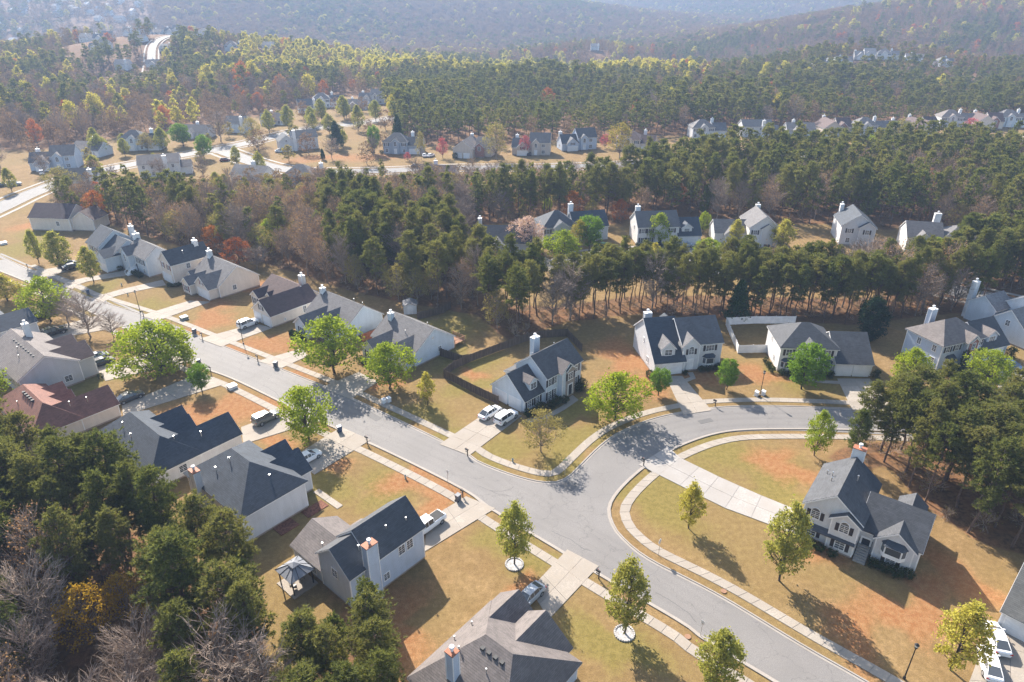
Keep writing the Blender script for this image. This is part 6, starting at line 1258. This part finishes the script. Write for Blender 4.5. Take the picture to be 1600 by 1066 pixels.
# mulch beds and paths
for (o, h_, x0, x1, y0, y1, lab) in (((-29, 75), 140, -1.6, .2, -2.6, .8, 'red mulch bed at the front corner of the black and grey hip roof'), ((-29, 75), 140, -1.8, .3, 2.4, 5.2, 'red mulch bed along the side wall of the black and grey hip roof')):
    c = local(o, h_, (x0 + x1) / 2, (y0 + y1) / 2); m = MB(); m.box(-(x1 - x0) / 2, (x1 - x0) / 2, -(y1 - y0) / 2, (y1 - y0) / 2, -.05, .09); struct(m.build('mulch_bed', 'mulch', None, False, (c[0], c[1], 0), R(h_)), lab)
def path(pts, w, label, mat='concrete', z=.085):
    l = np.array(pts, float); a, b = offset(l, w / 2), offset(l, -w / 2); n = max(3, int(np.linalg.norm(np.diff(l, axis=0), axis=1).sum() / 1.6))
    paved('path', resample(a, n), resample(b, n), n, 1, .03, z, .03, mat, label)
path([local((1.9, 99.9), 45.6, *q) for q in ((10.1, -2.3), (10.1, -3.6), (6, -3.9), (1.5, -3.7), (-1.4, -2.2))], 1.1, 'narrow concrete walk along the front of the corner house')
path([local((-29, 75), 140, *q) for q in ((2.5, -3.4), (-1.0, -3.4), (-3.2, -3.4))], 1.0, 'short concrete walk beside the red mulch beds')
path([local((51.1, 115.9), -4, *q) for q in ((5.4, -2.4), (5.4, -4.3), (8, -4.8), (12, -4.8))], 1.1, 'concrete walk before the white hip-roofed house')
path([local((27.2, 114.5), 10, *q) for q in ((6.9, -1.5), (6.9, -3.4), (5.6, -4.2), (4.6, -4.4))], 1.1, 'concrete walk to the arched window gable')

# ---------------------------------------------------------------- cars
def loft(sections, closed_ends=True):
    """sections: lists of points (same count) along the car"""
    m = MB(); n = len(sections[0])
    for s in sections: m.v += [tuple(p) for p in s]
    for i in range(len(sections) - 1):
        for j in range(n): m.f.append((i * n + j, i * n + (j + 1) % n, (i + 1) * n + (j + 1) % n, (i + 1) * n + j)); m.m.append(0)
    if closed_ends: m.f.append(tuple(reversed(range(n)))); m.m.append(0); e = (len(sections) - 1) * n; m.f.append(tuple(range(e, e + n))); m.m.append(0)
    return m
def sec(x, w, z0, z1, r=.14, tuck=.06):
    return [(x, -w + tuck, z0), (x, w - tuck, z0), (x, w, z0 + r), (x, w, (z0 + z1) / 2), (x, w - .05, z1 - r * .6), (x, w - .16, z1), (x, -w + .16, z1), (x, -w + .05, z1 - r * .6), (x, -w, (z0 + z1) / 2), (x, -w, z0 + r)]
SHAPES = {  # body stations (x, half width, z0, z1), cabin stations (x, half width low, half width top, z low, z top)
 'sedan': ([(-2.38, .72, .34, .80), (-2.25, .84, .26, .92), (-1.6, .90, .22, .98), (-.3, .91, .20, .97), (.8, .91, .20, .96), (1.5, .90, .22, .88), (2.15, .84, .26, .76), (2.38, .66, .34, .62)],
           [(-2.0, .72, .70, .95, .98), (-1.15, .76, .56, .95, 1.40), (-.2, .78, .58, .95, 1.45), (.45, .78, .56, .95, 1.40), (1.35, .74, .70, .90, .92)]),
 'coupe': ([(-2.3, .72, .34, .82), (-2.1, .85, .26, .95), (-1.4, .92, .22, .97), (-.2, .92, .20, .92), (.8, .92, .20, .92), (1.5, .90, .22, .84), (2.15, .82, .26, .72), (2.35, .66, .34, .6)],
           [(-1.9, .70, .66, .95, .97), (-.9, .74, .52, .92, 1.27), (-.1, .76, .54, .92, 1.32), (.35, .76, .52, .92, 1.26), (1.2, .72, .66, .87, .89)]),
 'suv': ([(-2.35, .80, .40, 1.0), (-2.28, .90, .30, 1.10), (-1.5, .94, .28, 1.12), (0, .95, .26, 1.10), (.9, .95, .26, 1.08), (1.6, .93, .28, 1.04), (2.2, .88, .32, .94), (2.38, .74, .42, .78)],
         [(-2.28, .84, .68, 1.08, 1.50), (-2.0, .85, .68, 1.08, 1.74), (-.6, .85, .70, 1.08, 1.80), (.35, .85, .68, 1.06, 1.74), (1.15, .82, .76, 1.04, 1.07)]),
 'truck': ([(-2.8, .90, .45, 1.05), (-2.7, .95, .38, 1.12), (-1.5, .97, .36, 1.12), (.2, .97, .34, 1.12), (1.2, .97, .34, 1.14), (2.1, .95, .36, 1.10), (2.65, .90, .40, 1.0), (2.8, .78, .48, .86)],
           [(-.65, .84, .76, 1.10, 1.12), (-.5, .86, .70, 1.10, 1.80), (.4, .86, .70, 1.10, 1.85), (1.0, .86, .68, 1.10, 1.76), (1.75, .84, .78, 1.08, 1.12)])}
CARM = {}
def car(kind, col, x, y, rz, label):
    if (kind, col) not in CARM:
        B, C = SHAPES[kind]; pm = 'paint_' + col; P = []
        P.append(('body', loft([sec(*s) for s in B]).mesh('body', [pm], False), None))
        cs = [[(x_, -wl, zl), (x_, wl, zl), (x_, wt, zt), (x_, -wt, zt)] for x_, wl, wt, zl, zt in C]
        P.append(('window_glass', loft(cs).mesh('window_glass', ['glass']), None))
        rf = MB()
        top = [s for s in C if s[4] > (1.2 if kind in ('sedan', 'coupe') else 1.45)]
        xs = [(s[0], s[2] + .015, s[4]) for s in top]
        for a, b in zip(xs[:-1], xs[1:]):
            rf.prism([(a[0], -a[1], a[2]), (b[0], -b[1], b[2]), (b[0], b[1], b[2]), (a[0], a[1], a[2])], (0, 0, .035))
        # pillars
        for i, s in enumerate(C):
            for sg in (-1, 1):
                if 0 < i < len(C) - 1: rf.tube([(s[0], sg * s[1], s[3]), (s[0], sg * (s[2] + .01), s[4])], [.045, .045], 4)
        for sg in (-1, 1):
            rf.tube([(C[0][0], sg * C[0][1], C[0][3]), (C[1][0], sg * C[1][2], C[1][4])], [.05, .05], 4); rf.tube([(C[-1][0], sg * C[-1][1], C[-1][3]), (C[-2][0], sg * C[-2][2], C[-2][4])], [.05, .05], 4)
        P.append(('roof', rf.mesh('roof', [pm]), None))
        if kind == 'truck':
            m = MB(); m.box(-2.6, -.75, -.78, .78, 1.121, 1.13); P.append(('cargo_bed', m.mesh('cargo_bed', ['interior']), None))
        xf, xr = B[-1][0], B[0][0]; rw = .34 if kind in ('sedan', 'coupe') else .39
        tm = MB(); n = 14
        for sgn in (0,):
            a = [(rw * math.cos(2 * math.pi * i / n), -.11, rw * math.sin(2 * math.pi * i / n)) for i in range(n)]; b = [(q[0], .11, q[2]) for q in a]
            tm.idx(a + b, [tuple(range(n)), tuple(reversed(range(n, 2 * n)))] + [(i, n + i, n + (i + 1) % n, (i + 1) % n) for i in range(n)])
        rmm = MB()
        for sg in (-1, 1):
            a = [(rw * .62 * math.cos(2 * math.pi * i / 10), sg * .118, rw * .62 * math.sin(2 * math.pi * i / 10)) for i in range(10)]; rmm.face(a if sg < 0 else a[::-1])
        tme, rme = tm.mesh('wheel', ['tyre']), rmm.mesh('rim', ['rim'])
        hw = B[3][1]
        for wx in (xf - .92, xr + .95):
            for sg in (-1, 1): P.append(('wheel', tme, (wx, sg * (hw - .09), rw), rme))
        zh = B[-2][3] - .14
        hl = MB(); hl.box(-.06, .06, -.17, .17, -.06, .06); hme = hl.mesh('headlight', ['lamp_glass']); tme2 = hl.mesh('tail_light', ['tail_red'])
        for sg in (-1, 1): P.append(('headlight', hme, (xf - .15, sg * .62, zh - .04))); P.append(('tail_light', tme2, (xr + .05, sg * .68, B[1][3] - .2)))
        gr = MB(); gr.box(xf - .08, xf + .012, -.4, .4, B[-1][2] + .05, B[-1][2] + .2); P.append(('grille', gr.mesh('grille', ['black']), None))
        mr = MB(); mr.box(-.08, .08, -.1, .1, -.06, .06); mme = mr.mesh('mirror', [pm])
        for sg in (-1, 1): P.append(('mirror', mme, (C[-1][0] - .35, sg * (hw + .06), C[-1][3] + .06)))
        CARM[kind, col] = P
    rt = root({'suv': 'parked_suv', 'truck': 'pickup_truck'}.get(kind, 'parked_car'), label, {'truck': 'truck'}.get(kind, 'car'), (x, y, .09), rz)
    for p in CARM[kind, col]:
        o = put(p[0], p[1], rt, p[2])
        if p[0] == 'wheel': put('rim', p[3], o)
for x, y, kind, col, ang, lab in CARS: car(kind, col, x, y, R(ang + (180 if 'nosed' in lab or 'pickup' in lab else 0)), lab)

# ---------------------------------------------------------------- street furniture
def lamp(p, label):
    rt = root('street_lamp', label, 'street lamp', (p[0], p[1], 0), 0, None)
    m = MB(); m.cyl((0, 0), .16, .14, -.1, .35, 10); m.build('base', 'black', rt); m = MB(); m.cyl((0, 0), .075, .05, .35, 4.7, 8); m.build('pole', 'black', rt)
    m = MB(); m.cyl((0, 0), .12, .2, 4.7, 4.95, 8); m.cyl((0, 0), .26, .05, 5.22, 5.45, 8); m.build('lantern_cap', 'black', rt)
    m = MB(); m.cyl((0, 0), .15, .2, 4.95, 5.22, 8); m.build('lantern_glass', 'lamp_glass', rt)
for p, l in zip(LAMPS, ('black street lamp on the lawn between the two houses on the curve', 'black street lamp on the shaded lawn near the parking pad', 'black street lamp beside the tall cream house lawn', 'black street lamp beside the driveway with the white utility vehicle')): lamp(p, l)
MW = ['at the corner house driveway', 'at the driveway with a white pickup', 'by the driveway with a white sedan', 'at the brown hipped house driveway', 'where the curved driveway meets the side street', 'at the cream twin-gabled house', 'beside a blue-grey bin on the far kerb', 'at the driveway beside the hedge', 'near the wide lime tree', 'at the dormered house driveway', 'at the driveway with two black cars', 'beside the lime-green tree between two driveways']
for p, l in zip(MAILBOXES, MW):
    rt = root('mailbox', 'black post-mounted mailbox ' + l, 'mailbox', (p[0], p[1], 0), R(50))
    m = MB(); m.box(-.06, .06, -.06, .06, -.1, 1.15); m.box(-.05, .05, -.06, .45, .78, .86); m.build('post', 'black', rt)
    m = MB(); prof = [(-.12, 1.15), (.12, 1.15), (.12, 1.3), (.08, 1.38), (0, 1.41), (-.08, 1.38), (-.12, 1.3)]; m.prism([(a, -.15, z_) for a, z_ in prof], (0, .6, 0)); m.build('box', 'black', rt)
    m = MB(); m.box(.125, .14, .2, .3, 1.25, 1.45); m.build('flag', 'red_sign', rt)
BWD = ['at the cream twin-gabled house kerb', 'on the kerb below the orange lawn', 'at the driveway beside the hedge', 'beside the wide lime-green tree', 'under the lime-green tree between two driveways', 'at the white pickup driveway']
for i, (p, l) in enumerate(zip(BINS, BWD)):
    bm_ = 'bin_blue' if i in (0, 4) else 'bin_grey'
    rt = root('wheelie_bin', ('blue' if i in (0, 4) else 'dark grey') + ' wheeled rubbish bin ' + l, 'bin', (p[0], p[1], .06), R(40 + i * 20))
    m = MB(); m.idx([(-.26, -.3, .05), (.26, -.3, .05), (.26, .3, .05), (-.26, .3, .05), (-.33, -.38, 1.02), (.33, -.38, 1.02), (.33, .4, 1.02), (-.33, .4, 1.02)], [(0, 3, 2, 1), (4, 5, 6, 7), (0, 1, 5, 4), (1, 2, 6, 5), (2, 3, 7, 6), (3, 0, 4, 7)]); m.build('body', bm_, rt)
    m = MB(); m.prism([(-.35, -.42, 1.02), (-.35, .44, 1.02), (-.35, .42, 1.1), (-.35, -.3, 1.16)], (.7, 0, 0)); m.build('lid', bm_, rt)
    for s_ in (-1, 1): m = MB(); m.tube([(s_ * .27, .36, .12), (s_ * .33, .36, .12)], [.12, .12], 10); m.build('wheel', 'tyre', rt)
UWD = ['on the orange lawn opposite the lime-green trees', 'on the lawn of the cream twin-gabled house', 'at the foot of the street lamp, right one', 'at the foot of the street lamp, left one', 'on the shaded lawn under the lime tree, pale one', 'on the lawn at the road end', 'on the shaded lawn under the lime tree, second one']
for i, (p, l) in enumerate(zip(UTILITY, UWD)):
    big = i in (0, 1, 5); w, d, h = (.75, .6, .75) if big else (.35, .3, .9)
    rt = root('utility_box', ('squat pale utility cabinet ' if big else 'slim pale utility pedestal ') + l, 'utility box', (p[0], p[1], 0), R(50))
    m = MB(); m.box(-w - .1, w + .1, -d - .1, d + .1, -.1, .06); m.build('pad', 'old_concrete', rt); mt = 'utility' if i == 1 else 'vinyl'
    m = MB(); m.prism([(-w, -d, .06), (-w, d, .06), (-w, d, h), (-w, -d, h * .82)], (2 * w, 0, 0)); m.build('cabinet', mt, rt)
    m = MB(); m.prism([(-w - .04, -d - .05, h * .82 + .005), (-w - .04, d + .03, h + .005), (-w - .04, d + .03, h + .06), (-w - .04, -d - .05, h * .82 + .06)], (2 * w + .08, 0, 0)); m.build('lid', mt, rt)
for p, l in zip(HYDRANTS, ('on the lawn at the road corner', 'on the orange lawn before the gabled blue house', 'on the lawn of the tall cream house', 'beside the curving driveway')):
    rt = root('fire_hydrant', 'small dark hydrant ' + l, 'hydrant', (p[0], p[1], 0))
    m = MB(); m.cyl((0, 0), .17, .15, -.05, .12, 10); m.cyl((0, 0), .11, .11, .12, .6, 10); m.cyl((0, 0), .14, .04, .6, .8, 10); m.build('body', 'utility', rt)
    for s_ in (-1, 1): m = MB(); m.tube([(s_ * .1, 0, .48), (s_ * .22, 0, .48)], [.07, .07], 8); m.build('outlet', 'metal', rt)
def flat_text(s, size, mat, parent, loc, rot, name='lettering'):
    c = bpy.data.curves.new(name, 'FONT'); c.body = s; c.size = size; c.align_x = 'CENTER'; c.align_y = 'CENTER'; c.extrude = .003
    t = bpy.data.objects.new(name, c); dg = bpy.context.evaluated_depsgraph_get(); COL.objects.link(t); dg.update()
    me = bpy.data.meshes.new_from_object(t.evaluated_get(dg)); bpy.data.objects.remove(t); me.materials.clear(); me.materials.append(MATS[mat])
    o = put(name, me, parent, loc); o.rotation_euler = rot; return o
rt = root('stop_sign', 'red octagonal stop sign on a thin post beside the curving sidewalk', 'sign', (STOP[0], STOP[1], 0), R(-130))
m = MB(); m.cyl((0, 0), .03, .03, -.1, 2.7, 6); m.build('post', 'metal', rt)
o8 = [(.38 * math.cos(R(22.5 + 45 * i)), -.05, 2.4 + .38 * math.sin(R(22.5 + 45 * i))) for i in range(8)]; m = MB(); m.prism(o8, (0, .02, 0)); m.build('sign_border', 'white_sign', rt)
m = MB(); m.prism([(a * .93, -.054, 2.4 + (c_ - 2.4) * .93) for a, b, c_ in o8], (0, .004, 0)); pl = m.build('sign_plate', 'red_sign', rt)
flat_text('STOP', .26, 'white_sign', pl, (0, -.058, 2.4), (R(90), 0, 0))
def pole_sign(p, label, h=2.6, blades=True, rz=20):
    rt = root('street_sign', label, 'sign', (p[0], p[1], 0), R(rz)); m = MB(); m.cyl((0, 0), .035, .035, -.1, h, 6); m.build('post', 'metal', rt)
    if blades:
        m = MB(); m.box(-.38, .38, -.012, .012, h, h + .18); m.build('sign_blade', 'green_sign', rt); m = MB(); m.box(-.012, .012, -.38, .38, h + .2, h + .38); m.build('sign_blade', 'green_sign', rt)
    else: m = MB(); m.box(-.22, .22, -.05, -.035, h - .6, h - .05); m.build('sign_plate', 'white_sign', rt)
pole_sign(STREETSIGN, 'thin sign post on the verge across from the junction', 2.6, False, 140)
pole_sign(STREETSIGN2, 'green two-blade street name sign at the road corner', 2.7, True, 0)
pole_sign(STREETSIGN3, 'thin sign post on the verge near the teardrop tree', 2.4, False, 140)
# round planting bed and manholes
for i, p in enumerate(MANHOLES):
    m = MB(); m.cyl((0, 0), .36, .36, .0, .05, 16); o = m.build('manhole_cover', 'iron', None, False, (p[0], p[1], .05)); tag(o, 'round iron manhole cover set in the ' + ('sidewalk before the split-level house' if i == 0 else 'sidewalk by the thin sign post'), 'manhole')
# ---------------------------------------------------------------- haze
m = MB(); m.box(-4000, 4000, -300, 4400, -60, 150); hz = m.mesh('haze', [])
mh = bpy.data.materials.new('haze'); mh.use_nodes = True; nt = mh.node_tree; nt.nodes.clear(); out = nt.nodes.new('ShaderNodeOutputMaterial')
pv = nt.nodes.new('ShaderNodeVolumePrincipled'); pv.inputs['Color'].default_value = (.35, .48, .72, 1); pv.inputs['Density'].default_value = HAZE; pv.inputs['Anisotropy'].default_value = .15
nt.links.new(pv.outputs[0], out.inputs['Volume']); hz.materials.append(mh)
ho = put('haze', hz); ho['kind'] = 'stuff'; ho['label'] = 'thin pale blue morning haze over the whole valley'; ho['category'] = 'haze'
cy.volume_step_rate = 10
